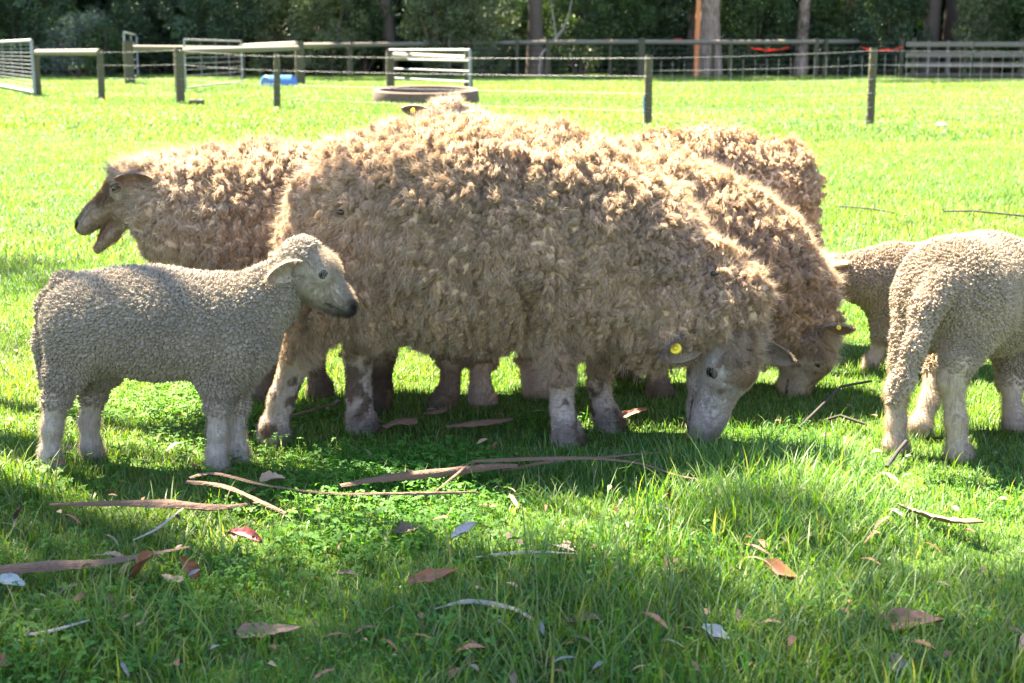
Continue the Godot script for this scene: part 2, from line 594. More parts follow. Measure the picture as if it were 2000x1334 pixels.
func make_grass() -> void:
	var near := []
	for k in 4: near.append(blade_patch(0.36, 2000, 0.012, 0.042, 0.0018, 0.0040, 0.03, 0.75))
	scatter("grass", "short green pasture grass under the flock", near, spread(1.7, 6.4, 0.26, 0.05, 1.8), 0.8, 1.15, 0.12)
	var mid := []
	for k in 3: mid.append(blade_patch(1.1, 3600, 0.02, 0.062, 0.003, 0.007, 0.04, 0.7))
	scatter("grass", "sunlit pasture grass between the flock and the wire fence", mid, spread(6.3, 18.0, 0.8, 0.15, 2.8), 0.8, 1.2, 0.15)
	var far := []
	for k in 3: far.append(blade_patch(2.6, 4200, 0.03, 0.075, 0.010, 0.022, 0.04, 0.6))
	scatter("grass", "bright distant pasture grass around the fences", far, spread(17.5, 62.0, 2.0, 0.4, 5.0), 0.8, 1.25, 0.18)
	# longer tufts
	var tall := []
	for k in 3: tall.append(blade_patch(0.26, 220, 0.035, 0.105, 0.0026, 0.0055, 0.03, 0.65))
	var spots := []
	for k in 46:
		spots.append(ground_at(rng.randf_range(1330, 1660), rng.randf_range(910, 1075)))
	for k in 26:
		spots.append(ground_at(rng.randf_range(1420, 2050), rng.randf_range(1180, 1350)))
	for k in 26:
		spots.append(ground_at(rng.randf_range(850, 1330), rng.randf_range(1090, 1330)))
	for k in 40:
		spots.append(ground_at(rng.randf_range(-80, 2080), rng.randf_range(930, 1380)))
	scatter("tall_grass", "longer tufts of grass in the foreground", tall, spots, 0.6, 1.05, 0.1)
	var weeds := [weed_patch(0.30, 130, 0.0085, 0.040), weed_patch(0.30, 80, 0.012, 0.045), weed_patch(0.28, 170, 0.007, 0.045, false)]
	var wspots := []
	for k in 48:
		wspots.append(ground_at(rng.randf_range(-80, 2080), rng.randf_range(800, 1400)))
	for k in 22:
		wspots.append(ground_at(rng.randf_range(480, 930), rng.randf_range(895, 1000)))
	for k in 12:
		wspots.append(ground_at(rng.randf_range(300, 480), rng.randf_range(760, 860)))
	scatter("clover", "small clover and chickweed leaves among the grass", weeds, wspots, 0.8, 1.3, 0.12, "weed")
# ---------------------------------------------------------------- trees and bushes
func leaf_clump(radius: float, count: int, leaf: float, long: float, tones: Array, shell := 0.5) -> ArrayMesh:
	var v := PackedVector3Array()
	var n := PackedVector3Array()
	var c := PackedColorArray()
	var idx := PackedInt32Array()
	for k in count:
		var d := Vector3(rng.randfn(), rng.randfn(), rng.randfn()).normalized()
		var p := d * radius * lerpf(shell, 1.0, rng.randf())
		p.y *= 0.8
		var dir := (d * 0.5 + Vector3(rng.randf_range(-1, 1), rng.randf_range(-1.2, 0.5), rng.randf_range(-1, 1))).normalized()
		var side := dir.cross(Vector3(rng.randf_range(-1, 1), rng.randf_range(-1, 1), rng.randf_range(-1, 1))).normalized()
		var nn := side.cross(dir).normalized()
		var l := leaf * rng.randf_range(0.6, 1.3)
		var w := l / long
		var ca: Color = tones[rng.randi() % tones.size()]
		var col := ca * rng.randf_range(0.75, 1.25)
		var o := v.size()
		for e in [p, p + dir * l * 0.5 + side * w * 0.5 + nn * w * 0.15, p + dir * l, p + dir * l * 0.5 - side * w * 0.5 + nn * w * 0.15]:
			v.append(e); n.append(nn); c.append(col)
		idx.append_array([o, o + 1, o + 2, o, o + 2, o + 3])
	return arr_mesh(v, n, c, idx)

var clumps := {}

func make_clumps() -> void:
	var dark := [Color(0.055, 0.090, 0.036), Color(0.070, 0.115, 0.042), Color(0.055, 0.085, 0.050)]
	var mid := [Color(0.06, 0.10, 0.028), Color(0.09, 0.14, 0.035), Color(0.05, 0.085, 0.03)]
	var pale := [Color(0.14, 0.17, 0.07), Color(0.10, 0.13, 0.05), Color(0.18, 0.20, 0.10)]
	var grey := [Color(0.12, 0.15, 0.12), Color(0.17, 0.20, 0.17), Color(0.09, 0.12, 0.09)]
	clumps = {
		"dark": leaf_clump(0.55, 260, 0.13, 2.2, dark), "mid": leaf_clump(0.5, 240, 0.12, 2.2, mid),
		"pale": leaf_clump(0.42, 230, 0.11, 2.0, pale), "grey": leaf_clump(0.42, 230, 0.10, 2.4, grey),
		"canopy": leaf_clump(1.5, 520, 0.24, 2.6, dark, 0.2), "gum": leaf_clump(0.55, 190, 0.13, 5.0, mid, 0.1)}

func bush(label: String, kind: String, pos: Vector3, w: float, h: float, count: int, group := "", lo := 0.0) -> void:
	var t := thing("understorey_bush", label, "bush", pos, group)
	var xf := []
	var cols := []
	var stems := []
	for k in count:
		var a := rng.randf() * TAU
		var hh := pow(rng.randf(), 0.8)
		var rr := sqrt(rng.randf()) * w * 0.5 * (0.35 + 0.75 * sin(PI * clampf(hh * 0.75 + 0.18, 0, 1)))
		rr *= 1.0 + 0.35 * noise.get_noise_2d(pos.x * 3.0 + a * 2.0, hh * 4.0)
		var p := Vector3(cos(a) * rr, lo + 0.25 + hh * (h - lo - 0.3), sin(a) * rr * 0.7)
		var s := rng.randf_range(0.5, 1.1)
		xf.append(Transform3D(Basis.from_euler(Vector3(rng.randf() * TAU, rng.randf() * TAU, 0)).scaled(Vector3.ONE * s), p))
		var q := rng.randf_range(0.7, 1.25)
		cols.append(Color(q, q, q))
		if k % maxi(count / 6, 1) == 0: stems.append(p)
	many("foliage", clumps[kind], mats.leaf, t, xf, cols)
	for p in stems:
		var m: Vector3 = p * 0.55 + Vector3(0.05, 0.0, 0.04)
		part("stem", tube([Vector3(p.x * 0.12, -0.05, p.z * 0.12), m, p], [0.05, 0.035, 0.012], 6), mats.trunk, t)

func gum_tree(label: String, pos: Vector3, r: float, h: float, lean: Vector2, pale: bool, crown: float, group := "") -> void:
	var t := thing("eucalyptus_tree", label, "tree", pos, group)
	var m: Material = mats.pale_trunk if pale else mats.trunk
	var pts := []
	var rad := []
	var top := Vector3(lean.x * h, h, lean.y * h)
	for i in 9:
		var f := i / 8.0
		pts.append(top * f + Vector3(noise.get_noise_2d(f * 3.0, pos.x * 5.0), 0, noise.get_noise_2d(f * 3.0 + 50.0, pos.x * 5.0)) * 0.35 * minf(f * 3.0, 1.0) + Vector3(0, -0.1 if i == 0 else 0.0, 0))
		rad.append(r * (1.25 if i == 0 else 1.0) * (1.0 - 0.75 * f))
	part("trunk", tube(pts, rad, 14, 1.0, 0.25), m, t)
	var xf := []
	var cols := []
	for k in 7:
		var a := TAU * k / 7.0 + rng.randf()
		var f := rng.randf_range(0.45, 0.95)
		var b: Vector3 = pts[int(f * 8.0)]
		var e := b + Vector3(cos(a), rng.randf_range(0.25, 0.7), sin(a)) * crown * rng.randf_range(0.6, 0.9)
		part("limb", tube([b, (b + e) * 0.5 + Vector3(0, 0.25, 0), e], [r * 0.35, r * 0.22, 0.03], 7), m, t)
		for q in (4 if group.begins_with("gum trees along") else 8):
			var p := b.lerp(e, rng.randf_range(0.45, 1.1)) + Vector3(rng.randfn(), rng.randfn() * 0.7, rng.randfn()) * 1.0
			xf.append(Transform3D(Basis.from_euler(Vector3(rng.randf() * TAU, rng.randf() * TAU, 0)).scaled(Vector3.ONE * rng.randf_range(0.7, 1.25)), p))
			var g := rng.randf_range(0.7, 1.3)
			cols.append(Color(g, g, g))
	many("crown", clumps.canopy, mats.leaf, t, xf, cols)

func fx(u: float, d: float) -> Vector3:
	return Vector3((u - 1000.0) / FOCAL * d * 1.005, 0, -d)

func make_forest() -> void:
	make_clumps()
	# trunks that the photograph shows, from its left to its right
	var trees := [
		[112, 60, 0.16, 0.02, false, "slim dark gum trunk standing farthest toward the dark corner above the mesh gate"],
		[330, 64, 0.18, -0.01, false, "dark gum trunk deep in the shade above the leaning gate panel"],
		[520, 57, 0.09, 0.10, false, "thin leaning dark sapling trunk above the blue drum"],
		[600, 58, 0.20, 0.0, false, "straight dark gum trunk just beyond the post beside the blue drum"],
		[770, 57, 0.26, -0.06, false, "thick dark leaning gum trunk above the water trough"],
		[996, 58, 0.19, 0.015, false, "slender red brown gum trunk beside a thicker one at mid fence"],
		[1044, 56, 0.30, 0.0, false, "thick dark gum trunk beside the pale fallen branch"],
		[1338, 60, 0.20, 0.03, true, "pale pinkish gum trunk just behind the orange pole"],
		[1378, 57, 0.42, -0.01, true, "broad brown gum trunk right of the orange pole"],
		[1550, 58, 0.24, 0.05, true, "gum trunk with a pale sunlit streak above the red tape"],
		[1650, 59, 0.27, 0.0, true, "twin stemmed pale brown gum trunk above the near wooden post"],
		[1795, 58, 0.32, 0.02, false, "broad dark gum trunk behind the start of the board fence"],
		[1840, 60, 0.46, -0.01, false, "massive grey gum trunk behind the board fence"],
		[1912, 58, 0.30, 0.0, false, "dark gum trunk between bright leaves behind the board fence"],
		[2090, 60, 0.3, 0.0, false, "dark gum trunk past the end of the board fence"],
		[-60, 62, 0.3, 0.0, false, "dark gum trunk in the shade past the mesh gate"]]
	for a in trees:
		gum_tree(a[5], fx(a[0], a[1]), a[2], 15.0 + rng.randf() * 4.0, Vector2(a[3], rng.randf_range(-0.02, 0.02)), a[4], 5.0, "gum trees along the far side of the paddock")
	# further rows close the view and carry the shade
	for k in 26:
		gum_tree("one of the dim gum trees deep inside the wood", Vector3(-32.0 + k * 2.6 + rng.randf_range(-1, 1), 0, -66.0 - (k % 3) * 5.0), rng.randf_range(0.15, 0.32), 15.0, Vector2(rng.randf_range(-0.03, 0.03), 0), k % 4 == 0, 5.5, "dim gum trees deep in the wood")
	var bushes := [
		["grey", 180, 55, 2.6, 2.3, 60, "silvery grey green bush above the leaning gate panel"],
		["mid", 222, 54.5, 1.4, 1.9, 30, "small bright green cone shaped bush left of the gate panel"],
		["dark", 60, 58, 6.0, 4.2, 150, "dense blackish green thicket above the mesh gate"],
		["dark", 340, 60, 6.0, 4.5, 150, "dense dark thicket above the long log rail"],
		["dark", 460, 57, 4.0, 3.4, 100, "dark rounded bush behind the angled wire gate"],
		["pale", 560, 57, 3.0, 3.8, 90, "sun flecked olive bush left of the straight trunk"],
		["pale", 650, 56, 2.6, 3.4, 80, "sun flecked olive bush right of the straight trunk"],
		["mid", 715, 57, 2.4, 3.4, 80, "fresh green bush before the thick leaning trunk"],
		["pale", 855, 55, 2.0, 3.8, 70, "pale olive narrow bush above the trough"],
		["pale", 945, 55, 2.4, 3.6, 90, "bright pale olive bush beside the slender red brown trunk"],
		["dark", 900, 60, 4.0, 4.2, 110, "dark thicket between the two pale olive bushes"],
		["mid", 1010, 58, 2.6, 3.0, 70, "low green bush between the two mid fence trunks"],
		["mid", 1130, 57, 3.2, 3.6, 90, "leafy green bush behind the pale fallen branch"],
		["mid", 1230, 58, 3.2, 4.0, 90, "leafy green bush left of the orange pole"],
		["dark", 1290, 60, 3.4, 4.0, 90, "dark bush close left of the orange pole"],
		["mid", 1455, 58, 3.2, 4.0, 100, "leafy green bush right of the broad brown trunk"],
		["dark", 1510, 59, 2.6, 3.6, 80, "dark green bush above the first red tape"],
		["mid", 1600, 58.5, 3.0, 3.6, 90, "green bush between the streaked trunk and the twin stems"],
		["dark", 1715, 58, 3.0, 4.0, 100, "dark bush at the corner of the board fence"],
		["pale", 1885, 56.5, 1.5, 3.8, 60, "bright yellow green bush beside the massive grey trunk"],
		["mid", 1965, 57, 2.6, 3.8, 80, "green bush with pale flecks at the end of the board fence"],
		["dark", 2060, 58, 4.0, 4.4, 100, "dark bush past the end of the board fence"],
		["dark", -40, 59, 5.0, 4.4, 120, "dark thicket past the mesh gate"]]
	for b in bushes:
		bush(b[6], b[0], fx(b[1], b[2]), b[3], b[4], b[5], "bushes under the gum trees")
	var xf := []
	var cols := []
	for k in 1500:
		var p := Vector3(rng.randf_range(-36, 36), rng.randf_range(0.2, 6.5), rng.randf_range(-80, -62))
		xf.append(Transform3D(Basis.from_euler(Vector3(rng.randf() * TAU, rng.randf() * TAU, 0)).scaled(Vector3.ONE * rng.randf_range(0.8, 1.3)), p))
		var q := rng.randf_range(0.6, 1.3)
		cols.append(Color(q, q, q))
	var o := many("forest_thicket", clumps.canopy, mats.leaf, self, xf, cols)
	tag(o, "dark thicket of leaves filling the depth of the wood", "forest")
	# a pale dead branch against the wood
	var br := thing("dead_branch", "pale bare forked branch hanging before the wood", "branch", fx(1058, 54.5))
	part("limb", tube([Vector3(0, 0.9, 0), Vector3(0.35, 1.25, 0), Vector3(0.75, 1.75, 0), Vector3(0.95, 2.2, 0.1), Vector3(1.15, 3.2, 0.2)], [0.05, 0.05, 0.045, 0.03, 0.015], 7), mats.pale_bark, br)
	part("limb", tube([Vector3(0.5, 1.45, 0), Vector3(0.42, 2.1, 0.05), Vector3(0.3, 2.9, 0.1)], [0.035, 0.028, 0.012], 7), mats.pale_bark, br)
	part("limb", tube([Vector3(0, 0.92, 0), Vector3(-0.1, 0.4, 0), Vector3(-0.12, -0.05, 0)], [0.045, 0.05, 0.05], 7), mats.pale_bark, br)
	shade_tree()

func shade_tree() -> void:
	# the gum tree out of view whose leaves shade the foreground
	var t := thing("shade_tree", "gum tree beside the flock whose branches overhang the foreground", "tree", Vector3(-5.4, 0, -7.6))
	var slope := Vector3(-0.42, 1.0, -0.50)
	var spots := []
	for k in 66:
		spots.append([ground_at(rng.randf_range(-250, 2250), rng.randf_range(1120, 1500)), 0.9])
	for k in 7:
		spots.append([ground_at(rng.randf_range(1400, 1640), rng.randf_range(975, 1045)), 0.42])
	for k in 8:
		spots.append([ground_at(rng.randf_range(-120, 150), rng.randf_range(500, 600)), 0.8])
	for k in 5:
		spots.append([ground_at(rng.randf_range(-100, 60), rng.randf_range(640, 800)), 0.5])
	for k in 6:
		spots.append([ground_at(rng.randf_range(-60, 420), rng.randf_range(985, 1080)), 0.45])
	part("trunk", tube([Vector3(0, -0.1, 0), Vector3(0.1, 2, 0), Vector3(0.0, 4, 0.2), Vector3(0.4, 6.0, 0.6), Vector3(0.8, 8.2, 1.2), Vector3(1.6, 10.0, 2.0)], [0.34, 0.27, 0.24, 0.19, 0.12, 0.05], 14, 1.0, 0.2), mats.pale_trunk, t)
	var xf := []
	var cols := []
	var k := 0
	for s in spots:
		var h := rng.randf_range(5.2, 8.5)
		var p: Vector3 = s[0] + slope * h - t.position
		var sc: float = s[1] * rng.randf_range(0.6, 1.0)
		xf.append(Transform3D(Basis.from_euler(Vector3(rng.randf() * TAU, rng.randf() * TAU, 0)).scaled(Vector3.ONE * sc), p))
		cols.append(Color.WHITE)
		if k % 5 == 0:
			var b := Vector3(0.3, clampf(p.y - 2.0, 3.6, 7.0), 0.4)
			part("limb", tube([b, b.lerp(p, 0.5) + Vector3(0, 0.3, 0), p], [0.06, 0.035, 0.008], 6), mats.pale_trunk, t)
		k += 1
	many("crown", clumps.gum, mats.leaf, t, xf, cols)
# ---------------------------------------------------------------- fences, gates, trough
func post_mesh(h: float, r: float, lean := Vector2.ZERO) -> ArrayMesh:
	var p := []
	var q := []
	for f in [-0.08, 0.0, 0.3, 0.6, 0.9, 0.985, 1.0]:
		p.append(Vector3(lean.x * h * f, h * f, lean.y * h * f))
		q.append(r * (1.05 - 0.1 * f) * (0.82 if f == 1.0 else 1.0))
	return tube(p, q, 12, 1.0, 0.06)

func post(parent: Node3D, u: float, vtop: float, vbot: float, r: float, lean := 0.0, m := "post_wood") -> Array:
	var g := ground_at(u, vbot)
	var top := at(u, vtop, -g.z)
	part("post", post_mesh(top.y, r, Vector2(lean, 0)), mats[m], parent, g)
	return [g, top.y]

func bar(called: String, a: Vector3, b: Vector3, r: float, m: String, parent: Node3D, sag := 0.0, sides := 8) -> void:
	var pts := []
	var rr := []
	var n := 6 if sag > 0.0 or r > 0.03 else 2
	for i in n:
		var f := float(i) / (n - 1)
		pts.append(a.lerp(b, f) - Vector3(0, sag * 4.0 * f * (1.0 - f), 0))
		rr.append(r)
	part(called, tube(pts, rr, sides, 1.0, 0.08 if r > 0.03 else 0.0), mats[m], parent)

func wires(parent: Node3D, a: Vector3, ha: float, b: Vector3, hb: float, fracs: Array, upright: float) -> void:
	for f in fracs:
		bar("wire", a + Vector3(0, ha * f, 0.07), b + Vector3(0, hb * f, 0.07), 0.0017, "wire", parent, 0.015, 5)
	if upright > 0.0:
		var n := int((b - a).length() / upright)
		for k in range(1, n):
			var t := float(k) / n
			var p := a.lerp(b, t)
			var hh := lerpf(ha, hb, t)
			bar("wire", p + Vector3(0, hh * 0.05, 0.07), p + Vector3(0, hh * 0.90, 0.07), 0.0013, "wire", parent, 0.0, 4)

func gate(called: String, label: String, a: Vector3, b: Vector3, h: float, rails: int, r: float, uprights: int, mesh_r: float, tilt := Vector3.ZERO) -> void:
	var mid := (a + b) * 0.5
	var t := thing(called, label, "gate", mid)
	var A := a - mid
	var B := b - mid
	var up := Vector3(0, h, 0) + tilt
	var y0 := Vector3(0, 0.10, 0)
	for f in [0.0, 1.0]:
		bar("frame", A + y0 + up * f, B + y0 + up * f, r, "galvanised", t)
	for e in [A, B]:
		bar("frame", e + y0, e + y0 + up, r, "galvanised", t)
	for k in range(1, rails + 1):
		var f := float(k) / (rails + 1)
		bar("rail", A + y0 + up * f, B + y0 + up * f, mesh_r, "galvanised", t, 0.0, 6)
	for k in range(1, uprights + 1):
		var e := A.lerp(B, float(k) / (uprights + 1))
		bar("stay", e + y0, e + y0 + up, mesh_r * 1.2, "galvanised", t, 0.0, 6)

func make_fences() -> void:
	# near wire fence
	var t := thing("wire_fence", "low wire fence on grey green round posts behind the flock", "fence")
	var P := []
	for a in [[74, 91, 187, 0.085, 0.0], [199, 97, 196, 0.07, 0.02], [353, 92, 204, 0.08, 0.01], [541, 105, 213, 0.06, 0.03], [1265, 108, 243, 0.055, 0.0], [1699, 93, 245, 0.055, 0.0]]:
		P.append(post(t, a[0], a[1], a[2], a[3], a[4]))
	for k in range(1, P.size() - 1):
		if k == 3:
			wires(t, P[3][0], P[3][1], P[4][0], P[4][1], [0.96, 0.70, 0.45, 0.2], 0.0)
		else:
			wires(t, P[k][0], P[k][1], P[k + 1][0], P[k + 1][1], [0.96, 0.78, 0.6, 0.42, 0.24, 0.06] if k > 3 else [0.95, 0.7, 0.45], 0.15 if k > 3 else 0.0)
	var e0: Vector3 = P[5][0] + Vector3(4.5, 0, -0.6)
	part("post", post_mesh(1.04, 0.055), mats.post_wood, t, e0)
	wires(t, P[5][0], P[5][1], e0, 1.04, [0.96, 0.78, 0.6, 0.42, 0.24, 0.06], 0.15)
	bar("rail", P[0][0] + Vector3(0, P[0][1] * 0.88, 0.0), P[1][0] + Vector3(0, P[1][1] * 0.95, 0.0), 0.065, "rail_wood", t)
	var twine := part("twine", tube([P[4][0] + Vector3(-0.058, 0.38, 0.03), P[4][0] + Vector3(-0.062, 0.30, 0.05), P[4][0] + Vector3(-0.06, 0.1, 0.06)], [0.008, 0.011, 0.006], 6), mats.blue_plastic, t)
	twine.set_meta("label", "pale blue twine tied round the post")
	# far rail fence
	t = thing("rail_fence", "long fence of round posts with one log rail along the wood", "fence")
	P = []
	for a in [[254, 80, 166, 0.15], [352, 96, 182, 0.12], [475, 92, 156, 0.09], [587, 80, 166, 0.14], [685, 80, 154, 0.09], [882, 78, 150, 0.09], [1070, 75, 152, 0.09], [1252, 74, 154, 0.12], [1425, 75, 152, 0.08], [1592, 74, 152, 0.09], [1750, 74, 145, 0.16]]:
		P.append(post(t, a[0], a[1], a[2], a[3]))
	for k in range(3, 10):
		bar("rail", P[k][0] + Vector3(0, P[k][1] - 0.14, 0.0), P[k + 1][0] + Vector3(0, P[k + 1][1] - 0.14, 0.0), 0.085, "rail_wood", t)
	bar("rail", P[0][0] + Vector3(0, P[0][1] - 0.20, 0), P[2][0] + Vector3(0, P[2][1] - 0.06, 0), 0.085, "rail_wood", t)
	bar("rail", P[1][0] + Vector3(0, P[1][1] - 0.05, 0), P[3][0] + Vector3(0, P[3][1] - 0.20, 0), 0.075, "rail_wood", t)
	bar("rail", P[2][0] + Vector3(0, P[2][1] + 0.02, 0.12), P[3][0] + Vector3(0, P[3][1] - 0.09, 0.12), 0.085, "rail_wood", t)
	# netting fence close to the wood
	t = thing("netting_fence", "dark wire netting fence on thin posts behind the log rail", "fence")
	P = []
	for a in [[880, 84, 128, 0.06], [1010, 84, 128, 0.06], [1188, 82, 128, 0.06], [1385, 80, 139, 0.08], [1601, 80, 141, 0.08], [1746, 82, 139, 0.08]]:
		P.append([Vector3((a[0] - 1000.0) / FOCAL * 54.0, 0, -54.0), 1.35])
		part("post", post_mesh(1.4, a[3]), mats.post_wood, t, P[-1][0])
	for k in P.size() - 1:
		wires(t, P[k][0], P[k][1], P[k + 1][0], P[k + 1][1], [0.95, 0.8, 0.65, 0.5, 0.35, 0.2, 0.05], 0.3)
	for a in [[1180, 1325, 0.95], [1300, 1400, 0.90], [1455, 1530, 0.72], [1670, 1748, 0.72]]:
		var p0 := Vector3((a[0] - 1000.0) / FOCAL * 53.9, 1.35 * a[2] + 0.12, -53.9)
		var p1 := Vector3((a[1] - 1000.0) / FOCAL * 53.9, 1.35 * a[2] + 0.12, -53.9)
		var tp := thing("warning_tape", ["faded red tape strung left of the orange pole", "red tape tied across the orange pole", "bright red tape sagging between two log fence posts", "bright red tape behind the tallest near post"][[1180, 1300, 1455, 1670].find(a[0])], "tape", (p0 + p1) * 0.5)
		var pts := []
		for i in 9:
			var f := i / 8.0
			pts.append(p0.lerp(p1, f) - tp.position - Vector3(0, 0.1 * 4.0 * f * (1.0 - f) + 0.02 * sin(i * 2.3), 0))
		var rr := []
		for i in 9: rr.append(0.012 if i % 3 else 0.007)
		var strip := part("strip", tube(pts, rr, 6, 3.0 if a[0] > 1400 else 1.4), mats.orange_tape, tp)
	var pole := thing("orange_pole", "slim orange painted pole standing before the wood", "pole", fx(1352, 54.6))
	part("shaft", tube([Vector3(0, -0.1, 0), Vector3(0, 1.4, 0), Vector3(0.02, 2.9, 0)], [0.10, 0.10, 0.09], 12), mats.orange_paint, pole)
	part("cap", tube([Vector3(0.02, 2.89, 0), Vector3(0.02, 2.94, 0)], [0.11, 0.09], 12), mats.orange_paint, pole)
	# board fence
	t = thing("board_fence", "weathered post and board fence with three wide boards", "fence")
	var d0 := 52.0
	var x0 := (1752.0 - 1000.0) / FOCAL * d0
	for k in 3:
		var y: float = [1.20, 0.83, 0.48][k]
		for s in 3:
			var bx := part("board", bevel_box(Vector3(2.38, 0.17, 0.045), 0.012), mats.rail_wood, t, Vector3(x0 + 1.2 + s * 2.4, y, -d0 + 0.07 - k * 0.004))
	bar("base_log", Vector3(x0, 0.10, -d0 + 0.1), Vector3(x0 + 7.4, 0.10, -d0 + 0.1), 0.10, "post_wood", t)
	for u in [1770, 1868, 1976, 2080]:
		part("post", post_mesh(1.42, 0.085), mats.post_wood, t, Vector3((u - 1000.0) / FOCAL * d0, 0, -d0 - 0.06))
	t = thing("back_rail_fence", "second line of thin pale posts seen through the board fence", "fence")
	for u in [1797, 1834]:
		part("post", post_mesh(1.36, 0.06), mats.rail_wood, t, Vector3((u - 1000.0) / FOCAL * 56.0, 0, -56.0))
	bar("rail", Vector3(15.6, 1.2, -56), Vector3(20.5, 1.2, -56), 0.05, "rail_wood", t)
	# gates
	gate("mesh_gate", "galvanised wire gate swung open beside the stout post", ground_at(-46, 165), ground_at(68, 190) + Vector3(0, 0, 0), 1.10, 12, 0.035, 6, 0.006)
	gate("gate_panel", "narrow galvanised gate panel leaning edge on against a stout post", ground_at(246, 165), ground_at(270, 152), 1.30, 4, 0.03, 1, 0.014, Vector3(0.02, 0.12, 0))
	gate("wire_gate", "long galvanised wire gate standing at an angle below the log rail", ground_at(364, 180), ground_at(474, 166), 1.15, 7, 0.022, 3, 0.006)
	gate("feed_gate", "tubular metal gate standing across the water trough", ground_at(762, 178), ground_at(918, 190), 0.90, 3, 0.028, 0, 0.022)
	var ff := thing("hay_rack", "two wooden posts with a pale log rail behind the trough gate", "rack", ground_at(838, 184))
	var q0 := ground_at(762, 180) - ff.position
	var q1 := ground_at(915, 184) - ff.position
	part("post", post_mesh(1.0, 0.10), mats.post_wood, ff, q0 + Vector3(0, 0, -0.12))
	part("post", post_mesh(0.98, 0.10), mats.post_wood, ff, q1 + Vector3(0, 0, -0.12))
	bar("rail", q0 + Vector3(0.05, 0.87, -0.12), q1 + Vector3(-0.05, 0.80, -0.12), 0.085, "rail_wood", ff)
	# trough
	var c := ground_at(832, 202)
	t = thing("water_trough", "round rusty brown concrete water trough behind the flock", "trough", c)
	var prof := [[1.0, -0.05], [1.02, 0.10], [1.0, 0.25], [0.985, 0.27], [0.91, 0.27], [0.895, 0.25], [0.88, 0.06]]
	var v := PackedVector3Array()
	var idx := PackedInt32Array()
	for i in 49:
		var an := TAU * i / 48.0
		for q in prof: v.append(Vector3(cos(an) * q[0], q[1], sin(an) * q[0]))
	for i in 48:
		for j in prof.size() - 1:
			var a: int = i * prof.size() + j
			var b: int = a + prof.size()
			idx.append_array([a, a + 1, b, a + 1, b + 1, b])
	var wall := part("rim", arr_mesh(v, face_normals(v, idx), PackedColorArray(), idx), mats.concrete, t)
	var disc := CylinderMesh.new()
	disc.top_radius = 0.885
	disc.bottom_radius = 0.885
	disc.height = 0.05
	disc.radial_segments = 48
	part("water", disc, mats.water, t, Vector3(0, 0.12, 0))
	t.rotation.x = 0.05
	# blue half drum
	c = ground_at(545, 169)
	t = thing("blue_drum", "blue plastic half drum lying on the grass by the far posts", "drum", c)
	var pr := []
	v = PackedVector3Array()
	idx = PackedInt32Array()
	for i in 17:
		var an := PI * i / 16.0
		for w in [[-0.46, 0.25], [-0.45, 0.28], [0.0, 0.285], [0.45, 0.28], [0.46, 0.25]]:
			v.append(Vector3(w[0], sin(an) * w[1] * 1.1, cos(an) * w[1]))
	for i in 16:
		for j in 4:
			var a := i * 5 + j
			idx.append_array([a, a + 1, a + 5, a + 1, a + 6, a + 5])
	var sh := part("shell", arr_mesh(v, face_normals(v, idx), PackedColorArray(), idx), mats.blue_plastic, t)
	sh.rotation.y = 0.8
	for s in [-1.0, 1.0]:
		v = PackedVector3Array([Vector3(s * 0.455, 0, 0)])
		idx = PackedInt32Array()
		for i in 17:
			v.append(Vector3(s * 0.455, sin(PI * i / 16.0) * 0.28, cos(PI * i / 16.0) * 0.255))
			if i: idx.append_array([0, i, i + 1])
		part("end_wall", arr_mesh(v, face_normals(v, idx), PackedColorArray(), idx), mats.blue_plastic, t).rotation.y = 0.8
	# small things on the grass
	var bl := thing("wood_block", "short dark sawn log lying beside a fence post", "log", ground_at(385, 206))
	var lg := part("log", tube([Vector3(-0.14, 0.06, 0.02), Vector3(-0.13, 0.06, 0.02), Vector3(0.11, 0.055, -0.02), Vector3(0.12, 0.055, -0.02)], [0.05, 0.062, 0.066, 0.055], 12, 1.0, 0.1), mats.post_wood, bl)
	var st := thing("pale_stone", "small pale bluish stone lying on the grass near the tallest post", "stone", ground_at(1838, 250))
	part("body", blob_mesh(0.085, 0.05, 3.0), mats.pale_bark, st)

func blob_mesh(r: float, h: float, s: float) -> ArrayMesh:
	var v := PackedVector3Array()
	var idx := PackedInt32Array()
	for i in 9:
		for j in 14:
			var th := PI * i / 8.0
			var ph := TAU * j / 14.0
			var d := Vector3(sin(th) * cos(ph), cos(th), sin(th) * sin(ph))
			var k := 1.0 + 0.35 * noise.get_noise_3dv(d * 1.3 + Vector3.ONE * s)
			v.append(Vector3(d.x * r * k, (d.y * 0.8 + 0.6) * h * k, d.z * r * 0.7 * k))
	for i in 8:
		for j in 14:
			var a := i * 14 + j
			var b := i * 14 + (j + 1) % 14
			idx.append_array([a, b, a + 14, b, b + 14, a + 14])
	return arr_mesh(v, face_normals(v, idx), PackedColorArray(), idx)
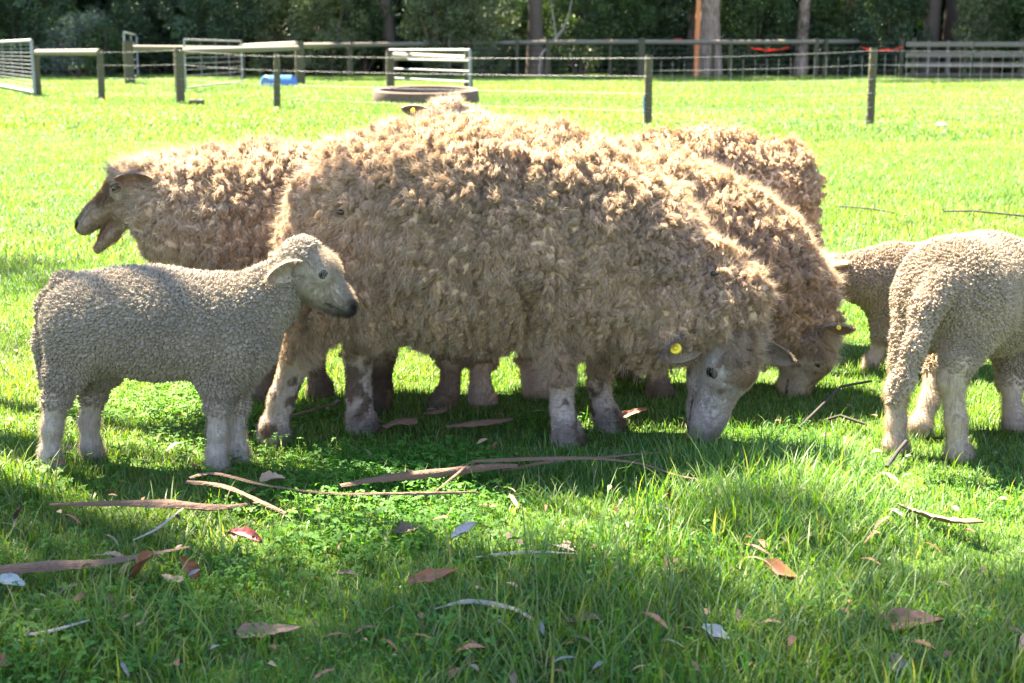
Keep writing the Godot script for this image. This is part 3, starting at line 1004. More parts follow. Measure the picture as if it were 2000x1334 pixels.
# ---------------------------------------------------------------- animals
# A body is a field of tapered capsules joined by a smooth minimum, meshed as surface nets.
# bone: [a, b, ra, rb, colour, wool]   wool: 1 fleece, 0 short hair
func net(bones: Array, cell: float, k: float, out: Dictionary, zc := 0.0, flat := 1.0) -> void:
	var n := bones.size()
	var A := PackedVector3Array()
	var BA := PackedVector3Array()
	var IL := PackedFloat32Array()
	var RA := PackedFloat32Array()
	var DR := PackedFloat32Array()
	var lo := Vector3.ONE * 1e9
	var hi := -lo
	for b in bones:
		if flat != 1.0:
			b = [Vector3(b[0].x, b[0].y, zc + (b[0].z - zc) / flat), Vector3(b[1].x, b[1].y, zc + (b[1].z - zc) / flat), b[2], b[3], b[4], b[5]]
		A.append(b[0]); BA.append(b[1] - b[0])
		IL.append(1.0 / maxf((b[1] - b[0]).length_squared(), 1e-9))
		RA.append(b[2]); DR.append(b[3] - b[2])
		var m: float = maxf(b[2], b[3])
		for p in [b[0], b[1]]:
			lo = lo.min(p - Vector3.ONE * (m + 2 * cell + k * 0.3))
			hi = hi.max(p + Vector3.ONE * (m + 2 * cell + k * 0.3))
	var bs := 5
	var nb := Vector3i(((hi - lo) / (cell * bs)).ceil())
	var dx := nb.x * bs + 1
	var dy := nb.y * bs + 1
	var dz := nb.z * bs + 1
	var sy := dx
	var sz := dx * dy
	var val := PackedFloat32Array()
	val.resize(dx * dy * dz)
	val.fill(9.0)
	var vid := PackedInt32Array()
	vid.resize(dx * dy * dz)
	vid.fill(-1)
	var V: PackedVector3Array = out.v
	var N: PackedVector3Array = out.n
	var C: PackedColorArray = out.c
	var W: PackedFloat32Array = out.w
	var AX: PackedVector3Array = out.ax
	var I: PackedInt32Array = out.i
	var cells := PackedInt32Array()
	var ds := PackedFloat32Array()
	ds.resize(n)
	var rad := bs * cell * 0.8661
	var ik := 0.25 / k
	var corner := [0, 1, sy, sy + 1, sz, sz + 1, sz + sy, sz + sy + 1]
	var edges := [[0, 1], [2, 3], [4, 5], [6, 7], [0, 2], [1, 3], [4, 6], [5, 7], [0, 4], [1, 5], [2, 6], [3, 7]]
	var cpos := [Vector3(0, 0, 0), Vector3(1, 0, 0), Vector3(0, 1, 0), Vector3(1, 1, 0), Vector3(0, 0, 1), Vector3(1, 0, 1), Vector3(0, 1, 1), Vector3(1, 1, 1)]
	for bz in nb.z:
		for by in nb.y:
			for bx in nb.x:
				var c := lo + (Vector3(bx, by, bz) + Vector3.ONE * 0.5) * (bs * cell)
				var dm := 1e9
				for i in n:
					var pa := c - A[i]
					var h := clampf(pa.dot(BA[i]) * IL[i], 0.0, 1.0)
					var d := (pa - BA[i] * h).length() - RA[i] - DR[i] * h
					ds[i] = d
					if d < dm: dm = d
				if absf(dm) > rad + k * 0.6 + cell: continue
				var nr := PackedInt32Array()
				for i in n:
					if ds[i] < dm + 2.0 * rad + k: nr.append(i)
				var o := (bz * bs) * sz + (by * bs) * sy + bx * bs
				for z in bs + 1:
					for y in bs + 1:
						for x in bs + 1:
							var q := o + z * sz + y * sy + x
							if val[q] != 9.0: continue
							var p := lo + Vector3(bx * bs + x, by * bs + y, bz * bs + z) * cell
							var r := 1.0e3
							for i in nr:
								var pa := p - A[i]
								var h := clampf(pa.dot(BA[i]) * IL[i], 0.0, 1.0)
								var d := (pa - BA[i] * h).length() - RA[i] - DR[i] * h
								var e := k - absf(r - d)
								r = minf(r, d)
								if e > 0.0: r -= e * e * ik
							val[q] = r
				for z in bs:
					for y in bs:
						for x in bs:
							var q := o + z * sz + y * sy + x
							var v0 := val[q]
							var s0 := v0 < 0.0
							if (val[q + 1] < 0.0) == s0 and (val[q + sy] < 0.0) == s0 and (val[q + sy + 1] < 0.0) == s0 and (val[q + sz] < 0.0) == s0 and (val[q + sz + 1] < 0.0) == s0 and (val[q + sz + sy] < 0.0) == s0 and (val[q + sz + sy + 1] < 0.0) == s0:
								continue
							var f := [v0, val[q + 1], val[q + sy], val[q + sy + 1], val[q + sz], val[q + sz + 1], val[q + sz + sy], val[q + sz + sy + 1]]
							var sum := Vector3.ZERO
							var cnt := 0
							for e in edges:
								var fa: float = f[e[0]]
								var fb: float = f[e[1]]
								if (fa < 0.0) != (fb < 0.0):
									sum += cpos[e[0]].lerp(cpos[e[1]], fa / (fa - fb))
									cnt += 1
							var p := lo + (Vector3(bx * bs + x, by * bs + y, bz * bs + z) + sum / cnt) * cell
							var g := Vector3(f[1] + f[3] + f[5] + f[7] - f[0] - f[2] - f[4] - f[6], f[2] + f[3] + f[6] + f[7] - f[0] - f[1] - f[4] - f[5], f[4] + f[5] + f[6] + f[7] - f[0] - f[1] - f[2] - f[3])
							var wt := 0.0
							var col := Color(0, 0, 0)
							var wl := 0.0
							var ax := Vector3.ZERO
							for i in nr:
								var pa := p - A[i]
								var h := clampf(pa.dot(BA[i]) * IL[i], 0.0, 1.0)
								var d := (pa - BA[i] * h).length() - RA[i] - DR[i] * h
								var w := exp(-maxf(d, 0.0) / (0.35 * k))
								wt += w
								col += bones[i][4] * w
								wl += bones[i][5] * w
								ax += BA[i].normalized() * w
							vid[q] = V.size()
							cells.append(q)
							if flat != 1.0:
								p.z = zc + (p.z - zc) * flat
								g.z /= flat
							V.append(p)
							N.append(g.normalized())
							col = col / wt
							col.a = 1.0
							C.append(col)
							W.append(wl / wt)
							AX.append(ax / wt)
	for q in cells:
		var ins := val[q] < 0.0
		var a := vid[q]
		if (val[q + 1] < 0.0) != ins:
			var b := vid[q - sy]; var c2 := vid[q - sy - sz]; var d2 := vid[q - sz]
			if b >= 0 and c2 >= 0 and d2 >= 0:
				if ins: I.append_array([a, c2, b, a, d2, c2])
				else: I.append_array([a, b, c2, a, c2, d2])
		if (val[q + sy] < 0.0) != ins:
			var b := vid[q - 1]; var c2 := vid[q - 1 - sz]; var d2 := vid[q - sz]
			if b >= 0 and c2 >= 0 and d2 >= 0:
				if ins: I.append_array([a, b, c2, a, c2, d2])
				else: I.append_array([a, c2, b, a, d2, c2])
		if (val[q + sz] < 0.0) != ins:
			var b := vid[q - 1]; var c2 := vid[q - 1 - sy]; var d2 := vid[q - sy]
			if b >= 0 and c2 >= 0 and d2 >= 0:
				if ins: I.append_array([a, c2, b, a, d2, c2])
				else: I.append_array([a, b, c2, a, c2, d2])
	out.v = V; out.n = N; out.c = C; out.w = W; out.ax = AX; out.i = I

func fresh() -> Dictionary:
	return {"v": PackedVector3Array(), "n": PackedVector3Array(), "c": PackedColorArray(), "w": PackedFloat32Array(), "ax": PackedVector3Array(), "i": PackedInt32Array()}

# chain of [u, v, depth, radius] -> bones
func chain(pts: Array, col: Color, wool: float) -> Array:
	var out := []
	for k in pts.size() - 1:
		var a: Array = pts[k]
		var b: Array = pts[k + 1]
		out.append([at(a[0], a[1], a[2]), at(b[0], b[1], b[2]), a[3], b[3], col, wool])
	return out

# a leg from [u, v, depth, radius] joints; the last is just above the hoof. Returns bones with a cloven hoof at the ground
func leg(pts: Array, upper: Color, lower: Color, hoof: Color, fwd: Vector3, wool_top := 1, low := 0.0) -> Array:
	var out := []
	for k in pts.size() - 1:
		var a: Array = pts[k]
		var b: Array = pts[k + 1]
		out.append([at(a[0], a[1], a[2]), at(b[0], b[1], b[2]), a[3], b[3], upper if k < wool_top else lower, 1.0 if k < wool_top else low])
	var l: Array = pts[-1]
	var p := at(l[0], l[1], l[2])
	var r: float = l[3]
	var side := fwd.cross(Vector3.UP).normalized()
	for s in [-1.0, 1.0]:
		var q: Vector3 = Vector3(p.x, r * 0.75, p.z) + side * s * r * 0.45
		out.append([q + Vector3(0, r * 0.3, 0), q + fwd * r * 1.0 - Vector3(0, r * 0.30, 0), r * 0.74, r * 0.44, hoof, 0.0])
	out.append([p, Vector3(p.x, r * 1.1, p.z), r, r * 0.85, lower, low * 0.6])
	return out

# head in its own axes: x along the muzzle, y out of the forehead, z to the animal's right
func head_bones(o: Vector3, fwd: Vector3, up: Vector3, s: float, gape: float, pal: Dictionary, lamb := false) -> Array:
	var X := fwd.normalized()
	var Y := (up - X * up.dot(X)).normalized()
	var Z := X.cross(Y)
	var short := 0.84 if lamb else 1.0
	var P := func(x: float, y: float, z: float) -> Vector3:
		return o + (X * (x if x < 0.06 else 0.06 + (x - 0.06) * short) + Y * y + Z * z) * s
	var out := []
	var f: Color = pal.face
	var nose: Color = pal.nose
	out.append([P.call(-0.01, 0.005, 0), P.call(0.05, 0.012, 0), 0.066 * s, 0.058 * s, f, 0.0])
	out.append([P.call(0.05, 0.008, 0), P.call(0.165, -0.022, 0), 0.054 * s, 0.034 * s, f, 0.0])
	out.append([P.call(0.165, -0.022, 0), P.call(0.205, -0.034, 0), 0.034 * s, 0.028 * s, f, 0.0])
	if lamb: out.append([P.call(-0.02, 0.012, 0), P.call(0.045, 0.022, 0), 0.070 * s, 0.058 * s, f, 0.0])
	for z in [-1.0, 1.0]:
		out.append([P.call(0.01, -0.045, 0.026 * z), P.call(0.095, -0.048, 0.014 * z), 0.044 * s, 0.030 * s, f, 0.0])
		out.append([P.call(0.055, 0.026, 0.036 * z), P.call(0.072, 0.020, 0.034 * z), 0.021 * s, 0.018 * s, f, 0.0])
		out.append([P.call(0.195, -0.028, 0.012 * z), P.call(0.214, -0.036, 0.011 * z), 0.020 * s, 0.016 * s, nose, 0.0])
	var turn := Basis(Z, -gape)
	var hinge: Vector3 = P.call(0.09, -0.062, 0)
	var J := func(x: float, y: float, z: float) -> Vector3: return hinge + turn * ((X * x * short + Y * y + Z * z) * s)
	out.append([P.call(0.02, -0.058, 0), hinge, 0.036 * s, 0.026 * s, f, 0.0])
	out.append([J.call(0.0, 0.0, 0), J.call(0.07, -0.002, 0), 0.025 * s, 0.019 * s, f, 0.0])
	out.append([J.call(0.07, -0.002, 0), J.call(0.102 if gape < 0.1 else 0.128, 0.002, 0), 0.019 * s, 0.013 * s, nose if lamb else f, 0.0])
	if gape > 0.1: out.append([J.call(0.02, 0.018, 0), J.call(0.095, 0.016, 0), 0.010 * s, 0.009 * s, Color(0.22, 0.07, 0.07), 0.0])
	return out

func ear(o: Dictionary, base: Vector3, dir: Vector3, face: Vector3, length: float, width: float, col: Color, inner: Color, droop := 0.25) -> void:
	var V: PackedVector3Array = o.v
	var N: PackedVector3Array = o.n
	var C: PackedColorArray = o.c
	var W: PackedFloat32Array = o.w
	var AX: PackedVector3Array = o.ax
	var I: PackedInt32Array = o.i
	var X := dir.normalized()
	var Y := (face - X * face.dot(X)).normalized()
	var Z := X.cross(Y)
	var nu := 21
	var nv := 13
	var off := V.size()
	for layer in 2:
		for i in nu:
			var t := float(i) / (nu - 1)
			var w := width * 0.5 * (0.42 + 0.58 * sin(PI * pow(minf(t * 0.9 + 0.12, 1.0), 0.9))) * (1.0 if t < 0.75 else sqrt(maxf(1.0 - pow((t - 0.75) / 0.25, 2.0), 0.0)))
			for j in nv:
				var s := float(j) / (nv - 1) * 2.0 - 1.0
				var cup := (s * s - 0.35) * width * 0.30 * (1.0 - 0.6 * t)
				var p := base + X * length * t + Z * s * w + Y * (cup + (0.0022 if layer == 0 else -0.0022)) - Vector3.UP * droop * length * t * t * 0.5
				V.append(p)
				N.append((Y - Z * s * 0.6).normalized() * (1.0 if layer == 0 else -1.0))
				C.append(inner if layer == 0 else col)
				W.append(0.0)
				AX.append(X)
	for layer in 2:
		for i in nu - 1:
			for j in nv - 1:
				var a := off + layer * nu * nv + i * nv + j
				if layer == 0: I.append_array([a, a + 1, a + nv, a + 1, a + nv + 1, a + nv])
				else: I.append_array([a, a + nv, a + 1, a + 1, a + nv, a + nv + 1])
	for i in nu - 1:
		for e in [0, nv - 1]:
			var a: int = off + i * nv + e
			var b: int = a + nu * nv
			I.append_array([a, a + nv, b, b, a + nv, b + nv])
	o.v = V; o.n = N; o.c = C; o.w = W; o.ax = AX; o.i = I

func eye_part(parent: Node3D, c: Vector3, outward: Vector3, fwd: Vector3, r: float, iris: Color, skin: Color, open_: Array) -> void:
	var Z := outward.normalized()
	var X := (fwd - Z * fwd.dot(Z)).normalized()
	var Y := Z.cross(X)
	var v := PackedVector3Array()
	var n := PackedVector3Array()
	var cc := PackedColorArray()
	var idx := PackedInt32Array()
	for i in 13:
		var th := PI * 0.5 * i / 12.0
		for j in 24:
			var ph := TAU * j / 24.0
			var d := Vector3(sin(th) * cos(ph), sin(th) * sin(ph), cos(th))
			v.append((X * d.x + Y * d.y + Z * d.z) * r)
			n.append(X * d.x + Y * d.y + Z * d.z)
			var q := Vector2(d.x, d.y)
			var col := iris
			if absf(q.y) < 0.20 and absf(q.x) < 0.52: col = Color(0.004, 0.004, 0.005)
			if q.length() > 0.72: col = Color(0.012, 0.009, 0.008)
			cc.append(col)
	for i in 12:
		for j in 24:
			var a := i * 24 + j
			var b := i * 24 + (j + 1) % 24
			idx.append_array([a, a + 24, b, b, a + 24, b + 24])
	var e := part("eye", arr_mesh(v, n, cc, idx), mats.eye, parent, c)
	# lids: skin drawn over the ball from above and below, with a dark edge
	for s in [-1.0, 1.0]:
		var lv := PackedVector3Array()
		var ln := PackedVector3Array()
		var lc := PackedColorArray()
		var li := PackedInt32Array()
		var edge := []
		var er := []
		for i in 7:
			var up: float = lerpf(open_[0] if s > 0.0 else open_[1], 1.0, i / 6.0)
			for j in 13:
				var an := PI * j / 12.0
				var arch := up * (0.35 + 0.65 * sin(an)) if i < 6 else 0.9
				var d: Vector3 = (X * cos(an) * sqrt(maxf(1.0 - arch * arch * 0.8, 0.05)) + Y * s * arch + Z * (0.15 + sin(an)) * sqrt(maxf(1.0 - arch * arch, 0.0)) * 0.95).normalized()
				lv.append(d * r * (1.10 + 0.05 * i / 6.0)); ln.append(d); lc.append(skin)
				if i == 0:
					edge.append(d * r * 1.10); er.append(r * 0.085)
		for i in 6:
			for j in 12:
				var a := i * 13 + j
				li.append_array([a, a + 1, a + 13, a + 1, a + 14, a + 13])
		var l := part("eyelid", arr_mesh(lv, ln, lc, li), mats.hide, e)
		part("lid_edge", tube(edge, er, 6), mats.lid, l)

func pick_frame(nrm: Vector3, flow: Vector3, lift: float) -> Basis:
	var y := (nrm * lift + flow).normalized()
	var x := y.cross(nrm)
	if x.length() < 0.05: x = y.cross(Vector3.RIGHT)
	x = x.normalized()
	return Basis(x, y, x.cross(y))

# dress a meshed body: fleece locks or lamb curls on woolly vertices, hair on the rest
func swell(o: Dictionary, base: Vector3) -> void:
	# the fleece parts into rounded clumps with clefts between them
	var V: PackedVector3Array = o.v
	var N: PackedVector3Array = o.n
	var W: PackedFloat32Array = o.w
	for i in V.size():
		if W[i] < 0.45: continue
		var p := V[i]
		var nz := Vector3(noise.get_noise_3dv(p * 7.0), noise.get_noise_3dv(p * 7.0 + Vector3(31, 0, 0)), noise.get_noise_3dv(p * 7.0 + Vector3(0, 57, 0)))
		var warp := (p + nz * 0.02) * Vector3(1, 0.6, 1)
		var edge := clampf(cell_edge.get_noise_3dv(warp) + 1.0, 0.0, 0.55)
		V[i] = p + N[i] * ((0.050 * edge - 0.013) * W[i] + 0.012 * noise.get_noise_3dv(p * 5.0 + Vector3(3, 3, 3)) - 0.020 * pow(1.0 - absf(noise.get_noise_3dv(p * Vector3(4.2, 1.1, 2.0) + Vector3(11, 0, 5))), 6.0))
	o.v = V

func dress(t: Node3D, o: Dictionary, spec: Dictionary) -> void:
	var wool: Color = spec.wool
	var lamb: bool = spec.get("lamb", false)
	var ml: Array = curl_meshes if lamb else lock_meshes
	var xs := []
	var cs := []
	for k in ml.size():
		xs.append([]); cs.append([])
	var sx_ := [[], [], []]
	var sc_ := [[], [], []]
	var fx_ := [[], []]
	var fc := [[], []]
	var hx := []
	var hc := []
	var V: PackedVector3Array = o.v
	var N: PackedVector3Array = o.n
	var W: PackedFloat32Array = o.w
	var C: PackedColorArray = o.c
	var AX: PackedVector3Array = o.ax
	var size: float = spec.get("size", 1.0)
	for i in V.size():
		var p := V[i]
		var nr := N[i]
		if W[i] > 0.45 + 0.2 * noise.get_noise_3dv(p * 20.0):
			if rng.randf() < spec.get("skip", 0.0): continue
			var nz := Vector3(noise.get_noise_3dv(p * 7.0), noise.get_noise_3dv(p * 7.0 + Vector3(31, 0, 0)), noise.get_noise_3dv(p * 7.0 + Vector3(0, 57, 0)))
			var bk: float = spec.get("back", 0.35)
			var flow := Vector3(0, -0.85, 0) - AX[i] * bk + nz * (1.0 if lamb else 0.6) + Vector3(rng.randf_range(-1, 1), rng.randf_range(-1, 1), rng.randf_range(-1, 1)) * (0.55 if lamb else 0.25)
			flow -= nr * flow.dot(nr)
			var warp := (p + nz * 0.02) * Vector3(1, 0.6, 1)
			flow = flow.rotated(nr, 0.75 * cell_tone.get_noise_3dv(warp))
			var lift := clampf(0.30 + 0.25 * maxf(nr.y, 0.0) + rng.randf_range(-0.12, 0.2), 0.16, 1.0)
			if lamb: lift = rng.randf_range(0.7, 1.6)
			var s := size * rng.randf_range(0.8, 1.15) * (1.0 + 0.25 * noise.get_noise_3dv(p * 4.0 + Vector3(9, 9, 9)))
			if lamb: s *= 1.14 * clampf(W[i] * 1.1, 0.55, 1.0)
			else: s *= lerpf(0.55, 1.0, smoothstep(0.06, 0.24, p.distance_to(spec.head.o - spec.base)))
			var b := pick_frame(nr, flow, lift)
			var q := p + Vector3(rng.randf_range(-1, 1), rng.randf_range(-1, 1), rng.randf_range(-1, 1)) * (0.003 if lamb else 0.005)
			var edge := 0.0
			if not lamb:
				q += nr * -0.002 + nr * 0.004 * noise.get_noise_3dv(p * 5.0 + Vector3(3, 3, 3))
			var k := rng.randi() % ml.size()
			var stain := noise.get_noise_3dv(p * 3.0 + Vector3(70, 0, 0))
			var fine := noise.get_noise_3dv(p * 22.0)
			var tone := (1.0 + (0.06 if lamb else 0.16) * fine + rng.randf_range(-0.08, 0.08) + 0.16 * cell_tone.get_noise_3dv(warp))
			var col := wool.lerp(spec.get("stain", wool), clampf(0.35 + stain * 1.1, 0.0, 1.0)) * tone
			col = col.lerp(C[i], spec.get("mix", 0.25))
			col.a = 1.0
			if lamb:
				xs[k].append(Transform3D(b.scaled_local(Vector3(s, s * rng.randf_range(0.85, 1.2), s)), q))
				cs[k].append(col)
			if not lamb:
				var ks := rng.randi() % 3
				var ss := s * rng.randf_range(0.85, 1.2)
				for extra in (2 if rng.randf() < 0.5 else 1):
					var k2 := rng.randi() % 3
					sx_[k2].append(Transform3D(pick_frame(nr, flow.rotated(nr, rng.randf_range(-0.6, 0.6)), lift + 0.2).scaled_local(Vector3(ss, ss, ss) * 0.85), q + nr * 0.006 + Vector3(rng.randf_range(-1, 1), rng.randf_range(-1, 1), rng.randf_range(-1, 1)) * 0.006))
					sc_[k2].append(col * 1.05)
				sx_[ks].append(Transform3D(pick_frame(nr, flow + nz * 0.2, lift + 0.1).scaled_local(Vector3(ss, ss, ss)), q + nr * 0.004))
				sc_[ks].append(col)
			if rng.randf() < spec.get("fuzz", 0.6):
				var fl := rng.randf_range(0.8, 1.2) * (1.0 if lamb else size)
				var fb := pick_frame(nr, flow * (0.5 if lamb else 0.55) + nz * 0.4, 0.9)
				var kk := rng.randi() % 2
				fx_[kk].append(Transform3D(fb.scaled_local(Vector3(fl, fl, fl)), q + nr * (0.002 if lamb else 0.006)))
				var c2 := col.lerp(Color(0.74, 0.69, 0.61), 0.45)
				c2.a = 1.0
				fc[kk].append(c2)
		elif spec.get("hair", true) and rng.randf() < 0.85:
			var flow := Vector3(0, -0.9, 0) + Vector3(rng.randf_range(-1, 1), rng.randf_range(-1, 1), rng.randf_range(-1, 1)) * 0.25
			flow -= nr * flow.dot(nr)
			var b := pick_frame(nr, flow, 0.35)
			var s: float = rng.randf_range(0.6, 1.0) * spec.get("hair_size", 1.0)
			hx.append(Transform3D(b.scaled_local(Vector3(s, s, s)), p - nr * 0.001))
			var c3 := C[i] * rng.randf_range(0.85, 1.2)
			c3.a = 1.0
			hc.append(c3)
	for k in ml.size():
		if xs[k].size(): many("fleece", ml[k], mats.wool, t, xs[k], cs[k])
	for k in 3:
		if sx_[k].size(): many("fleece_staples", staple_meshes[k], mats.wool, t, sx_[k], sc_[k])
	for k in 2:
		if fx_[k].size(): many("fleece_fibres", fuzz_meshes[2] if lamb else fuzz_meshes[k], mats.fuzz, t, fx_[k], fc[k])
	if hx.size(): many("hair", hair_meshes[1 if lamb else 0], mats.fuzz, t, hx, hc)

func patches(o: Dictionary, from: int, scale: float, cover: float, dark: Color, seed_: float) -> void:
	# coat markings on the haired parts
	var V: PackedVector3Array = o.v
	var C: PackedColorArray = o.c
	var W: PackedFloat32Array = o.w
	for i in range(from, V.size()):
		if W[i] > 0.45: continue
		var k := noise.get_noise_3dv(V[i] * scale + Vector3.ONE * seed_)
		var f := smoothstep(cover, cover + 0.12, k)
		C[i] = C[i].lerp(dark, f * 0.85)
		var g := noise.get_noise_3dv(V[i] * scale * 7.0)
		C[i] = C[i] * (1.0 + 0.22 * g)
		C[i].a = 1.0
	o.c = C

func woolly_head(o: Dictionary, from: int, org: Vector3, X: Vector3, Y: Vector3, s: float, reach: float, low: float) -> void:
	# fleece runs over the poll and cheeks; the face stays bare
	var Z := X.cross(Y)
	var W: PackedFloat32Array = o.w
	var V: PackedVector3Array = o.v
	for i in range(from, V.size()):
		var d := (V[i] - org) / s
		var x := d.dot(X)
		var y := d.dot(Y)
		var edge := 0.018 * noise.get_noise_3dv(V[i] * 30.0)
		if x < reach + edge and y > 0.040: W[i] = 1.0
		elif x < low + edge: W[i] = 1.0
	o.w = W

func ear_tag(t: Node3D, c: Vector3, nrm: Vector3, r: float) -> void:
	var n := nrm.normalized()
	var e := part("ear_tag", tube([c - n * 0.001, c + n * 0.0022, c + n * 0.0028], [r, r, r * 0.92], 20), mats.tag_yellow, t)
	part("stud", tube([c + n * 0.0028, c + n * 0.0042, c + n * 0.0048], [r * 0.42, r * 0.40, r * 0.3], 14), mats.tag_yellow, e)

func animal(called: String, label: String, spec: Dictionary) -> Node3D:
	var o := fresh()
	var base: Vector3 = spec.base
	if not spec.get("lamb", false):
		for b in spec.torso:
			b[2] = maxf(b[2] - 0.013, 0.03)
			b[3] = maxf(b[3] - 0.013, 0.03)
	net(spec.torso, spec.cell, spec.get("k", 0.09), o, base.z, spec.get("flat", 1.0))
	var mark: int = o.v.size()
	for l in spec.legs:
		net(l, spec.get("leg_cell", 0.009), 0.022, o)
	patches(o, mark, spec.get("patch_scale", 9.0), spec.get("cover", 0.28), spec.get("patch", Color(0.12, 0.08, 0.05)), spec.get("seed", 1.0))
	mark = o.v.size()
	var h: Dictionary = spec.head
	var X: Vector3 = h.fwd.normalized()
	var Y: Vector3 = (h.up - X * h.up.dot(X)).normalized()
	var Z := X.cross(Y)
	var s: float = h.s
	net(head_bones(h.o, h.fwd, h.up, s, h.get("gape", 0.0), h.pal, spec.get("lamb", false)), h.get("cell", 0.0065), h.get("k", 0.022) * s, o)
	patches(o, mark, 14.0, h.get("cover", 0.3), h.get("patch", Color(0.2, 0.14, 0.09)), spec.get("seed", 1.0) + 5.0)
	if h.has("reach"): woolly_head(o, mark, h.o, X, Y, s, h.reach, h.low)
	# head markings by place: dark nostrils and lips
	var C: PackedColorArray = o.c
	var V: PackedVector3Array = o.v
	for i in range(mark, V.size()):
		var d: Vector3 = (V[i] - h.o) / s
		var z := absf(d.dot(Z))
		var q := Vector3(d.dot(X), d.dot(Y), z)
		for mk in h.get("marks", []):
			var mr: float = mk[1] * (1.0 + 0.5 * noise.get_noise_3dv(V[i] * 26.0))
			C[i] = C[i].lerp(mk[2], 0.85 * (1.0 - smoothstep(mr * 0.6, mr, q.distance_to(mk[0]))))
		var sh := 0.84 if spec.get("lamb", false) else 1.0
		if h.get("gape", 0.0) < 0.1 and q.x > 0.06 + 0.07 * sh and absf(q.y + 0.056 - (q.x - 0.13) * 0.12) < 0.0035: C[i] = Color(0.06, 0.045, 0.04)
		if q.distance_to(Vector3(0.06 + 0.164 * sh, -0.022, 0.016)) < 0.011: C[i] = Color(0.03, 0.022, 0.02)
		if h.has("bridge") and q.y > -0.005 and q.x > 0.06 and q.x < 0.16 and z < 0.05: C[i] = C[i].lerp(h.bridge, smoothstep(0.055, 0.09, q.x) * (1.0 - smoothstep(0.13, 0.165, q.x)) * 0.8)
	o.c = C
	for e in h.ears:
		ear(o, e.base, e.dir, e.face, e.len, e.w, h.pal.ear, h.pal.inner, e.get("droop", 0.2))
	var t := thing(called, label, "lamb" if spec.get("lamb", false) else "sheep", base, spec.group)
	var vv: PackedVector3Array = o.v
	for i in vv.size(): vv[i] -= base
	if not spec.get("lamb", false):
		var rest := {"v": vv, "n": o.n, "w": o.w}
		swell(rest, base)
		vv = rest.v
	part("body", arr_mesh(vv, o.n, o.c, o.i), mats.hide, t)
	o.v = vv
	for sgn in [-1.0, 1.0]:
		var c: Vector3 = h.o + (X * 0.064 + Y * 0.026 + Z * sgn * h.get("eye_z", 0.0505)) * s - base
		eye_part(t, c, (Z * sgn + X * 0.30 + Y * 0.25), X, 0.0125 * s * h.get("eye", 1.0), h.get("iris", Color(0.05, 0.035, 0.015)), h.get("lid", h.pal.face * 0.6), [0.72, 0.86] if spec.get("lamb", false) else [0.42, 0.72])
	for g in h.get("tags", []):
		ear_tag(t, g[0] - base, g[1], g[2])
	for bp in spec.get("burrs", []):  # bits of burr caught in the wool
		var ray := (at(bp[0], bp[1], 1.0) - EYE).normalized()
		var best := -1
		var near := 1e9
		for i in vv.size():
			var w := vv[i] + base - EYE
			var along := w.dot(ray)
			if along < near and (w - ray * along).length() < 0.012:
				near = along
				best = i
		if best >= 0: part("burr", blob_mesh(0.011, 0.008, bp[0]), mats.lid, t, vv[best] + o.n[best] * 0.016)
	dress(t, o, spec)
	return t
